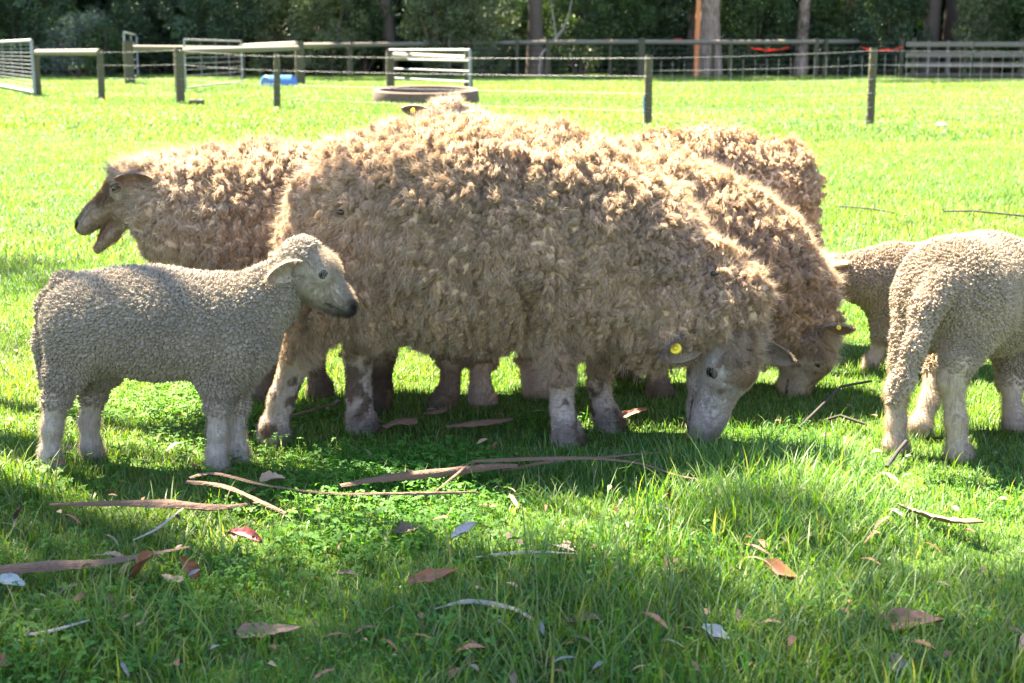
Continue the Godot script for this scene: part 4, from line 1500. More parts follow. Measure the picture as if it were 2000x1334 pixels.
func make_flock() -> void:
	mat("lid", lin(0.014, 0.011, 0.010), 0.7)
	var ewes := "ewes of the flock"
	var lambs := "lambs of the flock"
	var wool := Color(0.588, 0.426, 0.280)
	var stain := Color(0.469, 0.327, 0.202)
	var R := Vector3.RIGHT
	var pale := Color(0.36, 0.305, 0.255)
	var brown := Color(0.17, 0.125, 0.09)
	var hoof := Color(0.09, 0.07, 0.055)
	var pal := {"face": Color(0.43, 0.385, 0.35), "nose": Color(0.34, 0.28, 0.25), "ear": Color(0.28, 0.23, 0.195), "inner": Color(0.26, 0.20, 0.17)}
	# --- grazing ewe in front
	var torso := chain([[712, 424, 3.700, 0.206], [800, 436, 3.700, 0.250], [920, 446, 3.700, 0.275], [1090, 462, 3.690, 0.258], [1205, 495, 3.670, 0.215], [1270, 520, 3.660, 0.172]], wool, 1.0)
	torso += chain([[672, 520, 3.680, 0.165], [640, 590, 3.600, 0.105], [600, 650, 3.580, 0.06]], wool, 1.0)
	torso += chain([[690, 540, 3.740, 0.15], [702, 625, 3.760, 0.07]], wool, 1.0)
	torso += chain([[1205, 540, 3.670, 0.180], [1290, 590, 3.640, 0.118], [1350, 592, 3.610, 0.136], [1412, 584, 3.590, 0.122]], wool, 1.0)
	torso += chain([[1180, 590, 3.670, 0.135], [1290, 650, 3.630, 0.085]], wool, 1.0)
	torso += chain([[1120, 590, 3.620, 0.12], [1098, 680, 3.600, 0.05]], wool, 1.0)
	torso += chain([[800, 520, 3.700, 0.22], [980, 520, 3.700, 0.21]], wool, 1.0)
	var legs := [
		leg([[618, 630, 3.590, 0.06], [583, 690, 3.590, 0.040], [550, 780, 3.590, 0.030], [532, 850, 3.590, 0.036]], wool, pale, hoof, R),
		leg([[702, 610, 3.740, 0.06], [700, 680, 3.730, 0.041], [700, 770, 3.720, 0.030], [705, 848, 3.710, 0.036]], wool, pale, hoof, R),
		leg([[1098, 660, 3.600, 0.055], [1096, 730, 3.600, 0.036], [1098, 800, 3.600, 0.028], [1106, 868, 3.590, 0.036]], wool, pale, hoof, R),
		leg([[1165, 670, 3.740, 0.055], [1168, 730, 3.740, 0.034], [1178, 800, 3.730, 0.027], [1188, 848, 3.720, 0.034]], wool, pale, hoof, R)]
	var o := at(1424, 668, 3.590)
	var X := Vector3(-0.15, -0.97, 0.10)
	var Y := Vector3(0.55, 0.12, 0.82)
	animal("grazing_ewe", "large woolly ewe grazing in front with a yellow round ear tag", {
		"base": Vector3(o.x - 0.6, 0, -3.680), "torso": torso, "legs": legs, "cell": 0.0112, "flat": 0.88, "wool": wool, "stain": stain, "group": ewes, "size": 1.0, "fuzz": 0.6, "burrs": [[665, 412], [1396, 547]], "seed": 4.0, "patch": Color(0.085, 0.055, 0.035), "cover": 0.10, "patch_scale": 13.0,
		"head": {"o": o, "fwd": X, "up": Y, "s": 1.18, "pal": pal, "reach": 0.045, "low": -0.05, "cover": 0.30, "eye": 1.15, "iris": Color(0.05, 0.036, 0.018), "eye_z": 0.052, "lid": Color(0.11, 0.09, 0.075), "marks": [[Vector3(0.05, -0.07, 0.04), 0.05, Color(0.20, 0.135, 0.08)], [Vector3(0.055, 0.06, 0.0), 0.05, Color(0.22, 0.145, 0.085)], [Vector3(0.075, 0.015, 0.055), 0.034, Color(0.44, 0.39, 0.35)], [Vector3(0.12, -0.03, 0.045), 0.03, Color(0.40, 0.355, 0.32)]], "cell": 0.0055,
			"ears": [{"base": at(1374, 655, 3.540), "dir": at(1280, 700, 3.460) - at(1374, 655, 3.540), "face": Vector3(-0.1, -0.42, 0.9), "len": 0.138, "w": 0.088, "droop": 0.0},
				{"base": at(1478, 672, 3.600), "dir": at(1556, 707, 3.560) - at(1478, 672, 3.600), "face": Vector3(0.0, -0.42, 0.9), "len": 0.105, "w": 0.062, "droop": 0.0}],
			"tags": [[at(1320, 681, 3.472), Vector3(-0.3, 0.55, 0.8), 0.0150]]}})
	stage("ewe 1")
	# --- bleating ewe
	var w2 := Color(0.557, 0.416, 0.285)
	torso = chain([[455, 428, 4.02, 0.200], [560, 445, 4.06, 0.225], [700, 455, 4.12, 0.235], [850, 460, 4.16, 0.205]], w2, 1.0)
	torso += chain([[470, 430, 4.02, 0.185], [375, 412, 4.00, 0.140], [318, 385, 4.00, 0.105], [300, 368, 4.00, 0.055]], w2, 1.0)
	torso += chain([[440, 480, 4.02, 0.12], [350, 445, 4.00, 0.085], [300, 410, 4.0, 0.06]], w2, 1.0)
	torso += chain([[540, 540, 4.0, 0.12], [520, 650, 3.97, 0.05]], w2, 1.0)
	torso += chain([[830, 540, 4.12, 0.13], [870, 650, 4.02, 0.05]], w2, 1.0)
	legs = [
		leg([[530, 620, 3.98, 0.055], [525, 700, 3.98, 0.032], [515, 760, 3.98, 0.025], [505, 790, 3.98, 0.031]], w2, brown, hoof, -R),
		leg([[605, 620, 4.12, 0.055], [612, 690, 4.12, 0.032], [622, 750, 4.10, 0.025], [630, 775, 4.08, 0.031]], w2, brown, hoof, -R),
		leg([[742, 620, 4.02, 0.07], [744, 690, 3.95, 0.038], [742, 760, 3.92, 0.030], [738, 805, 3.91, 0.033]], w2, Color(0.06, 0.045, 0.03), hoof, -R),
		leg([[878, 620, 4.06, 0.06], [882, 700, 4.0, 0.032], [878, 760, 3.96, 0.025], [866, 805, 3.94, 0.032]], w2, brown, hoof, -R)]
	o = at(280, 359, 3.99)
	X = Vector3(-0.906, -0.42, 0.08)
	Y = Vector3(-0.42, 0.906, 0.10)
	animal("bleating_ewe", "woolly ewe facing the other way and bleating with open mouth", {
		"base": Vector3(at(600, 600, 4.05).x, 0, -4.05), "torso": torso, "legs": legs, "cell": 0.0118, "flat": 0.88, "wool": w2, "stain": Color(0.433, 0.319, 0.210), "group": ewes, "size": 1.05, "back": -0.1, "seed": 9.0,
		"head": {"o": o, "fwd": X, "up": Y, "s": 0.95, "gape": 0.42, "k": 0.014, "eye": 1.15, "eye_z": 0.052, "marks": [[Vector3(0.075, 0.012, 0.055), 0.026, Color(0.36, 0.31, 0.26)]], "pal": {"face": Color(0.28, 0.215, 0.155), "nose": Color(0.32, 0.26, 0.225), "ear": Color(0.31, 0.25, 0.22), "inner": Color(0.28, 0.19, 0.155)}, "reach": 0.060, "low": -0.055, "bridge": Color(0.12, 0.075, 0.045), "cell": 0.0055,
			"ears": [{"base": at(298, 352, 3.92), "dir": Vector3(-0.92, 0.20, 0.25), "face": Vector3(-0.1, -0.6, 0.8), "len": 0.100, "w": 0.055},
				{"base": at(275, 350, 4.06), "dir": Vector3(-0.5, 0.15, -0.85), "face": Vector3(-0.4, -0.6, -0.3), "len": 0.10, "w": 0.06}]}})
	stage("ewe 2")
	# --- second grazing ewe
	var w3 := Color(0.588, 0.414, 0.261)
	torso = chain([[990, 445, 4.24, 0.195], [1140, 432, 4.24, 0.235], [1290, 462, 4.24, 0.240], [1400, 500, 4.22, 0.215], [1480, 535, 4.20, 0.180]], w3, 1.0)
	torso += chain([[1470, 540, 4.20, 0.170], [1550, 590, 4.18, 0.125], [1600, 645, 4.16, 0.080]], w3, 1.0)
	torso += chain([[1400, 580, 4.20, 0.14], [1500, 645, 4.17, 0.09], [1560, 680, 4.15, 0.06]], w3, 1.0)
	torso += chain([[960, 540, 4.15, 0.12], [940, 660, 4.02, 0.05]], w3, 1.0)
	torso += chain([[1040, 540, 4.15, 0.11], [1036, 670, 4.06, 0.055]], w3, 1.0)
	var pink := Color(0.36, 0.28, 0.22)
	legs = [
		leg([[945, 640, 4.04, 0.06], [940, 700, 4.02, 0.034], [938, 750, 4.0, 0.026], [940, 785, 3.99, 0.032]], w3, pink, pink * 0.8, R),
		leg([[1032, 640, 4.16, 0.065], [1036, 690, 4.12, 0.040], [1042, 735, 4.10, 0.032], [1048, 768, 4.09, 0.036]], w3, pink, pink * 0.8, R),
		leg([[1275, 640, 4.14, 0.055], [1282, 690, 4.12, 0.033], [1284, 730, 4.10, 0.026], [1286, 768, 4.09, 0.032]], w3, brown, hoof, R),
		leg([[1210, 640, 4.34, 0.055], [1210, 680, 4.34, 0.040], [1212, 710, 4.33, 0.034], [1215, 735, 4.32, 0.038]], w3, brown, hoof, R)]
	o = at(1592, 668, 4.13)
	X = Vector3(-0.20, -0.97, 0.10)
	Y = Vector3(0.92, -0.15, 0.30)
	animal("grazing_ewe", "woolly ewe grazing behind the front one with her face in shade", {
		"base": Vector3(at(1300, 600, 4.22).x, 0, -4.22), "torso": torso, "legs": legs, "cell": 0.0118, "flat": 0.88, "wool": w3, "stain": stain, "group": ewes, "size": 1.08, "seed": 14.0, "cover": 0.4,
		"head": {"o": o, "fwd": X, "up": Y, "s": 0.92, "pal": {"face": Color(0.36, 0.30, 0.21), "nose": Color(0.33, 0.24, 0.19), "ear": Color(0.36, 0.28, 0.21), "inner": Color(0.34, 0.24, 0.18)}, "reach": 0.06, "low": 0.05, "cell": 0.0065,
			"ears": [{"base": at(1612, 640, 4.05), "dir": Vector3(0.8, 0.05, 0.4), "face": Vector3(0.1, -0.6, 0.8), "len": 0.085, "w": 0.045, "droop": 0.0}],
			"tags": [[at(1638, 640, 4.005), Vector3(0.1, 0.5, 0.9), 0.007]]}})
	stage("ewe 3")
	# --- ewe standing behind with her rump to the open paddock
	torso = chain([[1512, 358, 4.95, 0.165], [1380, 352, 4.95, 0.178], [1250, 365, 4.95, 0.175], [1130, 385, 4.95, 0.16]], wool, 1.0)
	torso += chain([[1530, 420, 4.93, 0.125], [1555, 480, 4.90, 0.07], [1572, 520, 4.88, 0.05]], wool, 1.0)
	torso += chain([[1130, 385, 4.95, 0.15], [1070, 430, 4.95, 0.10], [1035, 480, 4.95, 0.06]], wool, 1.0)
	legs = []
	for a in [[1572, 4.86], [1530, 5.02], [1150, 4.86], [1190, 5.02]]:
		var g: float = a[1]
		var vb := 667.0 + FOCAL * tan(atan(1.0 / g) + PITCH)
		legs.append(leg([[a[0], vb - 190, g, 0.055], [a[0] + 4, vb - 130, g, 0.04], [a[0] - 2, vb - 70, g, 0.03], [a[0], vb - 20, g, 0.034]], wool, brown, hoof, -R))
	o = at(1020, 500, 4.95)
	animal("feeding_ewe", "woolly ewe behind the others with her rump toward the open paddock", {
		"base": Vector3(at(1350, 600, 4.95).x, 0, -4.95), "torso": torso, "legs": legs, "cell": 0.0120, "wool": Color(0.587, 0.409, 0.250), "stain": Color(0.450, 0.312, 0.185), "group": ewes, "size": 0.78, "back": -0.3, "seed": 19.0, "fuzz": 0.3,
		"head": {"o": o, "fwd": Vector3(-0.4, -0.9, 0), "up": Vector3(-0.9, 0.4, 0), "s": 0.9, "pal": pal, "reach": 0.03, "low": -0.02, "cell": 0.009,
			"ears": [{"base": at(1030, 495, 4.88), "dir": Vector3(0.2, 0.1, 0.9), "face": Vector3(0, -1, 0.1), "len": 0.1, "w": 0.05}, {"base": at(1030, 495, 5.0), "dir": Vector3(0.2, 0.1, -0.9), "face": Vector3(0, -1, 0.1), "len": 0.1, "w": 0.05}]}})
	stage("ewe 4")
	# --- ewe whose woolly head shows over the front ewe's back
	torso = chain([[965, 330, 5.55, 0.15], [1040, 335, 5.75, 0.165], [1110, 338, 5.95, 0.15]], wool, 1.0)
	torso += chain([[965, 320, 5.55, 0.13], [925, 275, 5.42, 0.10], [895, 243, 5.34, 0.075]], wool, 1.0)
	legs = []
	for a in [[950, 5.45], [990, 5.7], [1080, 5.85], [1120, 6.05]]:
		var g: float = a[1]
		var vb := 667.0 + FOCAL * tan(atan(1.0 / g) + PITCH)
		legs.append(leg([[a[0], vb - 170, g, 0.055], [a[0] + 4, vb - 120, g, 0.04], [a[0] - 2, vb - 60, g, 0.03], [a[0], vb - 18, g, 0.034]], wool, brown, hoof, Vector3(-0.6, 0, 0.8)))
	o = at(876, 232, 5.28)
	animal("standing_ewe", "ewe hidden behind the front one, only her woolly poll showing", {
		"base": Vector3(at(1000, 600, 5.6).x, 0, -5.6), "torso": torso, "legs": legs, "cell": 0.0130, "wool": Color(0.641, 0.484, 0.337), "stain": stain, "group": ewes, "size": 1.0, "seed": 23.0,
		"head": {"o": o, "fwd": Vector3(-0.62, -0.5, 0.55), "up": Vector3(-0.3, 0.85, 0.3), "s": 0.95, "pal": pal, "reach": 0.06, "low": -0.02, "cell": 0.008,
			"ears": [{"base": at(842, 222, 5.22), "dir": Vector3(-0.9, 0.25, 0.2), "face": Vector3(-0.2, -0.4, 0.8), "len": 0.11, "w": 0.055, "droop": 0.1}, {"base": at(905, 225, 5.22), "dir": Vector3(0.9, 0.0, 0.3), "face": Vector3(0.2, -0.5, 0.8), "len": 0.1, "w": 0.055}],
			"tags": [[at(806, 216, 5.18), Vector3(-0.5, 0.3, 0.8), 0.010]]}})
	stage("ewe 5")
	# --- lamb in front
	var lw := Color(0.389, 0.332, 0.256)
	var ls := Color(0.335, 0.283, 0.218)
	var lp := Color(0.365, 0.320, 0.264)
	var lpal := {"face": Color(0.44, 0.38, 0.31), "nose": Color(0.035, 0.03, 0.03), "ear": Color(0.56, 0.50, 0.42), "inner": Color(0.46, 0.37, 0.30)}
	torso = chain([[172, 616, 3.380, 0.098], [235, 626, 3.380, 0.112], [310, 632, 3.380, 0.122], [425, 638, 3.380, 0.114], [470, 658, 3.380, 0.088]], lw, 1.0)
	torso += chain([[160, 660, 3.350, 0.085], [128, 730, 3.330, 0.048]], lw, 1.0)
	torso += chain([[185, 660, 3.410, 0.085], [200, 720, 3.430, 0.048]], lw, 1.0)
	torso += chain([[450, 680, 3.350, 0.075], [428, 745, 3.330, 0.046]], lw, 1.0)
	torso += chain([[468, 690, 3.400, 0.065], [464, 745, 3.410, 0.038]], lw, 1.0)
	torso += chain([[468, 625, 3.380, 0.080], [518, 585, 3.380, 0.064], [572, 538, 3.380, 0.052]], lw, 1.0)
	var tail1 := chain([[130, 560, 3.380, 0.035], [98, 600, 3.380, 0.026], [88, 670, 3.370, 0.022], [90, 745, 3.360, 0.014]], lw, 1.0)
	legs = [tail1,
		leg([[135, 715, 3.330, 0.0416], [112, 775, 3.325, 0.0288], [102, 835, 3.325, 0.0216], [97, 888, 3.325, 0.0216]], lw, lp, lp * 0.7, R, 1, 0.25),
		leg([[200, 700, 3.440, 0.0400], [182, 770, 3.440, 0.0272], [174, 825, 3.440, 0.0216], [178, 868, 3.440, 0.0216]], lw, lp, lp * 0.7, R, 1, 0.25),
		leg([[428, 735, 3.330, 0.0368], [424, 790, 3.325, 0.0248], [424, 845, 3.325, 0.0200], [422, 886, 3.325, 0.0208]], lw, lp, lp * 0.7, R, 1, 0.25),
		leg([[464, 735, 3.410, 0.0320], [464, 790, 3.410, 0.0232], [460, 840, 3.410, 0.0192], [463, 874, 3.410, 0.0208]], lw, lp, lp * 0.7, R, 1, 0.25)]
	o = at(597, 521, 3.375)
	X = Vector3(0.83, -0.55, 0.05)
	Y = Vector3(0.55, 0.83, 0.05)
	animal("standing_lamb", "pale grey lamb with a dark nose standing before the ewes", {
		"base": Vector3(at(300, 700, 3.370).x, 0, -3.370), "torso": torso, "legs": legs, "cell": 0.0068, "k": 0.045, "leg_cell": 0.0075, "wool": lw, "stain": ls, "group": lambs, "lamb": true, "size": 1.0, "seed": 31.0, "cover": 0.5, "fuzz": 0.3, "back": 0.5, "patch": Color(0.1, 0.09, 0.08),
		"head": {"o": o, "fwd": X, "up": Y, "s": 0.72, "pal": lpal, "cell": 0.0042, "eye": 1.3, "eye_z": 0.054, "iris": Color(0.006, 0.005, 0.004), "cover": 0.6, "reach": -0.01, "low": -0.05, "marks": [[Vector3(0.066, 0.02, 0.055), 0.03, Color(0.62, 0.57, 0.50)], [Vector3(0.198, -0.030, 0.0), 0.042, Color(0.035, 0.031, 0.03)]],
			"ears": [{"base": at(590, 518, 3.330), "dir": Vector3(-0.85, -0.22, 0.35), "face": Vector3(0.1, -0.40, 0.9), "len": 0.088, "w": 0.055, "droop": 0.1},
				{"base": at(584, 503, 3.410), "dir": Vector3(-0.9, 0.05, -0.3), "face": Vector3(0.0, -0.8, -0.4), "len": 0.075, "w": 0.045, "droop": 0.1}]}})
	stage("lamb 1")
	# --- lamb seen from behind
	var lw2 := Color(0.411, 0.333, 0.242)
	torso = chain([[1862, 572, 3.55, 0.138], [1925, 575, 3.72, 0.148], [2010, 580, 3.95, 0.14], [2060, 590, 4.1, 0.11]], lw2, 1.0)
	torso += chain([[1812, 605, 3.58, 0.078], [1780, 665, 3.54, 0.044]], lw2, 1.0)
	torso += chain([[1903, 615, 3.50, 0.090], [1885, 680, 3.46, 0.050]], lw2, 1.0)
	torso += chain([[2050, 570, 4.1, 0.09], [2110, 530, 4.2, 0.065]], lw2, 1.0)
	torso += chain([[1985, 660, 3.80, 0.07], [1980, 720, 3.76, 0.042]], lw2, 1.0)
	var tail := chain([[1838, 560, 3.45, 0.045], [1808, 606, 3.39, 0.030], [1786, 680, 3.345, 0.020], [1764, 745, 3.335, 0.018], [1746, 785, 3.335, 0.012]], lw2, 1.0)
	var lp2 := Color(0.388, 0.310, 0.230)
	legs = [tail,
		leg([[1778, 655, 3.54, 0.045], [1768, 705, 3.52, 0.033], [1752, 765, 3.51, 0.027], [1751, 825, 3.50, 0.0215], [1750, 868, 3.49, 0.0235]], lw2, lp2, lp2 * 0.45, Vector3(0.7, 0, -0.7), 1, 0.25),
		leg([[1885, 665, 3.46, 0.050], [1872, 705, 3.44, 0.038], [1858, 745, 3.435, 0.030], [1866, 820, 3.42, 0.0225], [1872, 886, 3.41, 0.025]], lw2, lp2, lp2 * 0.45, Vector3(0.7, 0, -0.7), 1, 0.25),
		leg([[1842, 650, 3.80, 0.042], [1830, 715, 3.72, 0.029], [1815, 785, 3.67, 0.022], [1796, 832, 3.64, 0.024]], lw2, lp2, lp2 * 0.45, Vector3(0.7, 0, -0.7), 1, 0.25),
		leg([[1982, 690, 3.78, 0.040], [1974, 745, 3.74, 0.029], [1978, 800, 3.70, 0.022], [1982, 828, 3.68, 0.024]], lw2, lp2, lp2 * 0.45, Vector3(0.7, 0, -0.7), 1, 0.25)]
	o = at(2135, 500, 4.25)
	animal("walking_lamb", "cream lamb seen from behind with its long tail hanging down", {
		"base": Vector3(at(1900, 700, 3.65).x, 0, -3.65), "torso": torso, "legs": legs, "cell": 0.0070, "k": 0.045, "leg_cell": 0.0075, "wool": lw2, "stain": Color(0.450, 0.346, 0.246), "group": lambs, "lamb": true, "size": 1.0, "seed": 37.0, "cover": 0.6, "fuzz": 0.3,
		"head": {"o": o, "fwd": Vector3(0.7, -0.35, -0.6), "up": Vector3(0.3, 0.9, -0.2), "s": 0.68, "pal": lpal, "cell": 0.006, "eye": 1.3,
			"ears": [{"base": at(2120, 505, 4.2), "dir": Vector3(-0.3, -0.3, 0.8), "face": Vector3(0.2, -0.8, 0.4), "len": 0.07, "w": 0.04}, {"base": at(2120, 495, 4.3), "dir": Vector3(-0.6, -0.1, -0.8), "face": Vector3(0.0, -0.8, -0.4), "len": 0.07, "w": 0.04}]}})
	stage("lamb 2")
	# --- lamb feeding behind
	var lw3 := Color(0.411, 0.326, 0.232)
	torso = chain([[1745, 545, 4.50, 0.105], [1830, 550, 4.52, 0.110], [1920, 555, 4.56, 0.100]], lw3, 1.0)
	torso += chain([[1745, 545, 4.50, 0.095], [1690, 542, 4.48, 0.070], [1650, 538, 4.47, 0.058]], lw3, 1.0)
	torso += chain([[1735, 600, 4.47, 0.06], [1728, 650, 4.45, 0.038]], lw3, 1.0)
	legs = [
		leg([[1730, 635, 4.45, 0.0336], [1722, 665, 4.45, 0.0224], [1712, 690, 4.45, 0.0192], [1702, 706, 4.45, 0.0192]], lw3, lp2, lp2 * 0.6, -R, 1, 0.25),
		leg([[1775, 620, 4.55, 0.0336], [1782, 655, 4.55, 0.0224], [1790, 685, 4.55, 0.0192], [1798, 697, 4.55, 0.0192]], lw3, lp2, lp2 * 0.6, -R, 1, 0.25),
		leg([[1900, 620, 4.50, 0.0384], [1910, 655, 4.50, 0.0240], [1905, 685, 4.50, 0.0192], [1902, 700, 4.50, 0.0192]], lw3, lp2, lp2 * 0.6, -R, 1, 0.25),
		leg([[1940, 620, 4.64, 0.0384], [1945, 650, 4.64, 0.0240], [1942, 675, 4.64, 0.0192], [1940, 685, 4.64, 0.0192]], lw3, lp2, lp2 * 0.6, -R, 1, 0.25)]
	o = at(1618, 530, 4.5)
	animal("feeding_lamb", "brownish lamb reaching its head behind the second grazing ewe", {
		"base": Vector3(at(1780, 700, 4.5).x, 0, -4.5), "torso": torso, "legs": legs, "cell": 0.0070, "k": 0.045, "leg_cell": 0.0085, "wool": lw3, "stain": Color(0.383, 0.288, 0.199), "group": lambs, "lamb": true, "size": 1.0, "seed": 41.0, "cover": 0.6, "fuzz": 0.3,
		"head": {"o": o, "fwd": Vector3(-0.9, -0.1, -0.3), "up": Vector3(-0.1, 0.95, 0.1), "s": 0.66, "pal": lpal, "cell": 0.006, "eye": 1.3,
			"ears": [{"base": at(1632, 520, 4.46), "dir": Vector3(0.35, 0.35, 0.75), "face": Vector3(0.3, -0.3, 0.85), "len": 0.07, "w": 0.05}, {"base": at(1625, 515, 4.55), "dir": Vector3(-0.1, 0.2, -0.9), "face": Vector3(0.0, -0.8, -0.4), "len": 0.07, "w": 0.04}]}})
	stage("lamb 3")
# ---------------------------------------------------------------- bark, twigs and leaves on the grass
func bark_strip(label: String, pts: Array, w: float, roll: float, m: String, called := "bark_strip", cat := "bark") -> void:
	# pts: [u, v, lift, width factor]; a strip of bark curled along its length
	var P := []
	for p in pts:
		var g := ground_at(p[0], p[1])
		P.append(g + Vector3(0, p[2] + 0.012, 0))
	var base: Vector3 = P[P.size() / 2]
	base.y = 0.0
	var cv := Curve3D.new()
	for i in P.size():
		var tg: Vector3 = (P[mini(i + 1, P.size() - 1)] - P[maxi(i - 1, 0)]) / 6.0
		cv.add_point(P[i] - base, -tg, tg)
	cv.bake_interval = 0.01
	var n := 28
	var na := 9
	var v := PackedVector3Array()
	var idx := PackedInt32Array()
	var L := cv.get_baked_length()
	for layer in 2:
		for i in n:
			var t := float(i) / (n - 1)
			var c := cv.sample_baked(L * t)
			var c2 := cv.sample_baked(minf(L * t + 0.01, L))
			var c1 := cv.sample_baked(maxf(L * t - 0.01, 0.0))
			var dir := (c2 - c1).normalized()
			var side := dir.cross(Vector3.UP).normalized()
			var up := side.cross(dir).normalized()
			var fi := t * (pts.size() - 1)
			var k := mini(int(fi), pts.size() - 2)
			var wf: float = lerpf(pts[k][3], pts[k + 1][3], fi - k)
			var ww := w * wf * (1.0 + 0.25 * noise.get_noise_2d(t * 6.0 + base.x * 9.0, 1.0))
			for j in na:
				var s := float(j) / (na - 1) * 2.0 - 1.0
				var an := s * roll + 0.4 * sin(t * 4.0 + base.x * 7.0)
				var r := ww / maxf(2.0 * roll, 0.3) - (0.0018 if layer else 0.0)
				var edge := 1.0 + 0.10 * noise.get_noise_2d(t * 40.0, s * 3.0 + base.x * 5.0)
				v.append(c + (side * sin(an) + up * (cos(an) - 0.6)) * r * edge)
	for layer in 2:
		for i in n - 1:
			for j in na - 1:
				var a := layer * n * na + i * na + j
				if layer == 0: idx.append_array([a, a + na, a + 1, a + 1, a + na, a + na + 1])
				else: idx.append_array([a, a + 1, a + na, a + 1, a + na + 1, a + na])
	for i in n - 1:
		for e in [0, na - 1]:
			var a: int = i * na + e
			var b: int = a + n * na
			idx.append_array([a, b, a + na, a + na, b, b + na])
	var o := part(called, arr_mesh(v, face_normals(v, idx), PackedColorArray(), idx), mats[m], self, base)
	tag(o, label, cat)

func twig(label: String, pts: Array, r: float, m: String, called := "twig") -> void:
	var P := []
	var R := []
	var base := ground_at(pts[0][0], pts[0][1])
	for p in pts:
		P.append(ground_at(p[0], p[1]) + Vector3(0, p[2], 0) - base)
		R.append(r * (p[3] if p.size() > 3 else 1.0))
	var o := part(called, tube(P, R, 7, 1.0, 0.2), mats[m], self, base)
	tag(o, label, "twig")

func fallen_leaf(label: String, u: float, v: float, u2: float, v2: float, w: float, col: Color, curl := 0.5, lift := 0.03, group := "") -> void:
	var a := ground_at(u, v)
	var b := ground_at(u2, v2)
	# a leaf in the grass is held up at an angle, so its far end is read off its own length
	var base := a
	var L: float = at(u, v, -a.z).distance_to(at(u2, v2, -a.z))
	var dirw := (at(u2, v2, -a.z) - at(u, v, -a.z))
	dirw.z += dirw.length() * 0.25
	if v2 > v - 14.0:  # lies along the ground
		dirw = b - a
		L = clampf(dirw.length(), 0.02, 0.26)
		dirw.y = 0.12 * L
	dirw = dirw.normalized()
	var side := dirw.cross(Vector3(0.1, 0.85, 0.45).normalized()).normalized()
	var up := side.cross(dirw).normalized()
	var vv := PackedVector3Array()
	var cc := PackedColorArray()
	var idx := PackedInt32Array()
	var n := 14
	var na := 7
	for layer in 2:
		for i in n:
			var t := float(i) / (n - 1)
			var ww := (w * 0.5 * pow(sin(PI * pow(t * 0.98 + 0.01, 0.85)), 0.75) + 0.0008) * (1.0 + 0.35 * noise.get_noise_2d(t * 5.0 + u * 0.37, v * 0.11))
			for j in na:
				var s := float(j) / (na - 1) * 2.0 - 1.0
				var p := dirw * L * (t - 0.0) + side * s * ww + up * (curl * ww * s * s * 1.3 + 0.45 * s * ww * sin(t * 3.4 + v) + 0.16 * L * curl * sin(t * 3.0 + u) + 0.004 * noise.get_noise_2d(t * 9.0 + u, s * 4.0)) - up * 0.0012 * layer
				vv.append(p + Vector3(0, lift, 0))
				var vein := 0.8 if j == na / 2 else 1.0
				cc.append(col * vein * (1.0 + 0.2 * noise.get_noise_2d(t * 12.0 + v, s * 5.0)))
	for layer in 2:
		for i in n - 1:
			for j in na - 1:
				var q := layer * n * na + i * na + j
				if layer == 0: idx.append_array([q, q + na, q + 1, q + 1, q + na, q + na + 1])
				else: idx.append_array([q, q + 1, q + na, q + 1, q + na + 1, q + na])
	for i in n - 1:
		for e in [0, na - 1]:
			var q: int = i * na + e
			var q2: int = q + n * na
			idx.append_array([q, q2, q + na, q + na, q2, q2 + na])
	for i in cc.size(): cc[i].a = 1.0
	var o := part("fallen_leaf", arr_mesh(vv, face_normals(vv, idx), cc, idx), mats.litter, self, base)
	tag(o, label, "leaf", group)

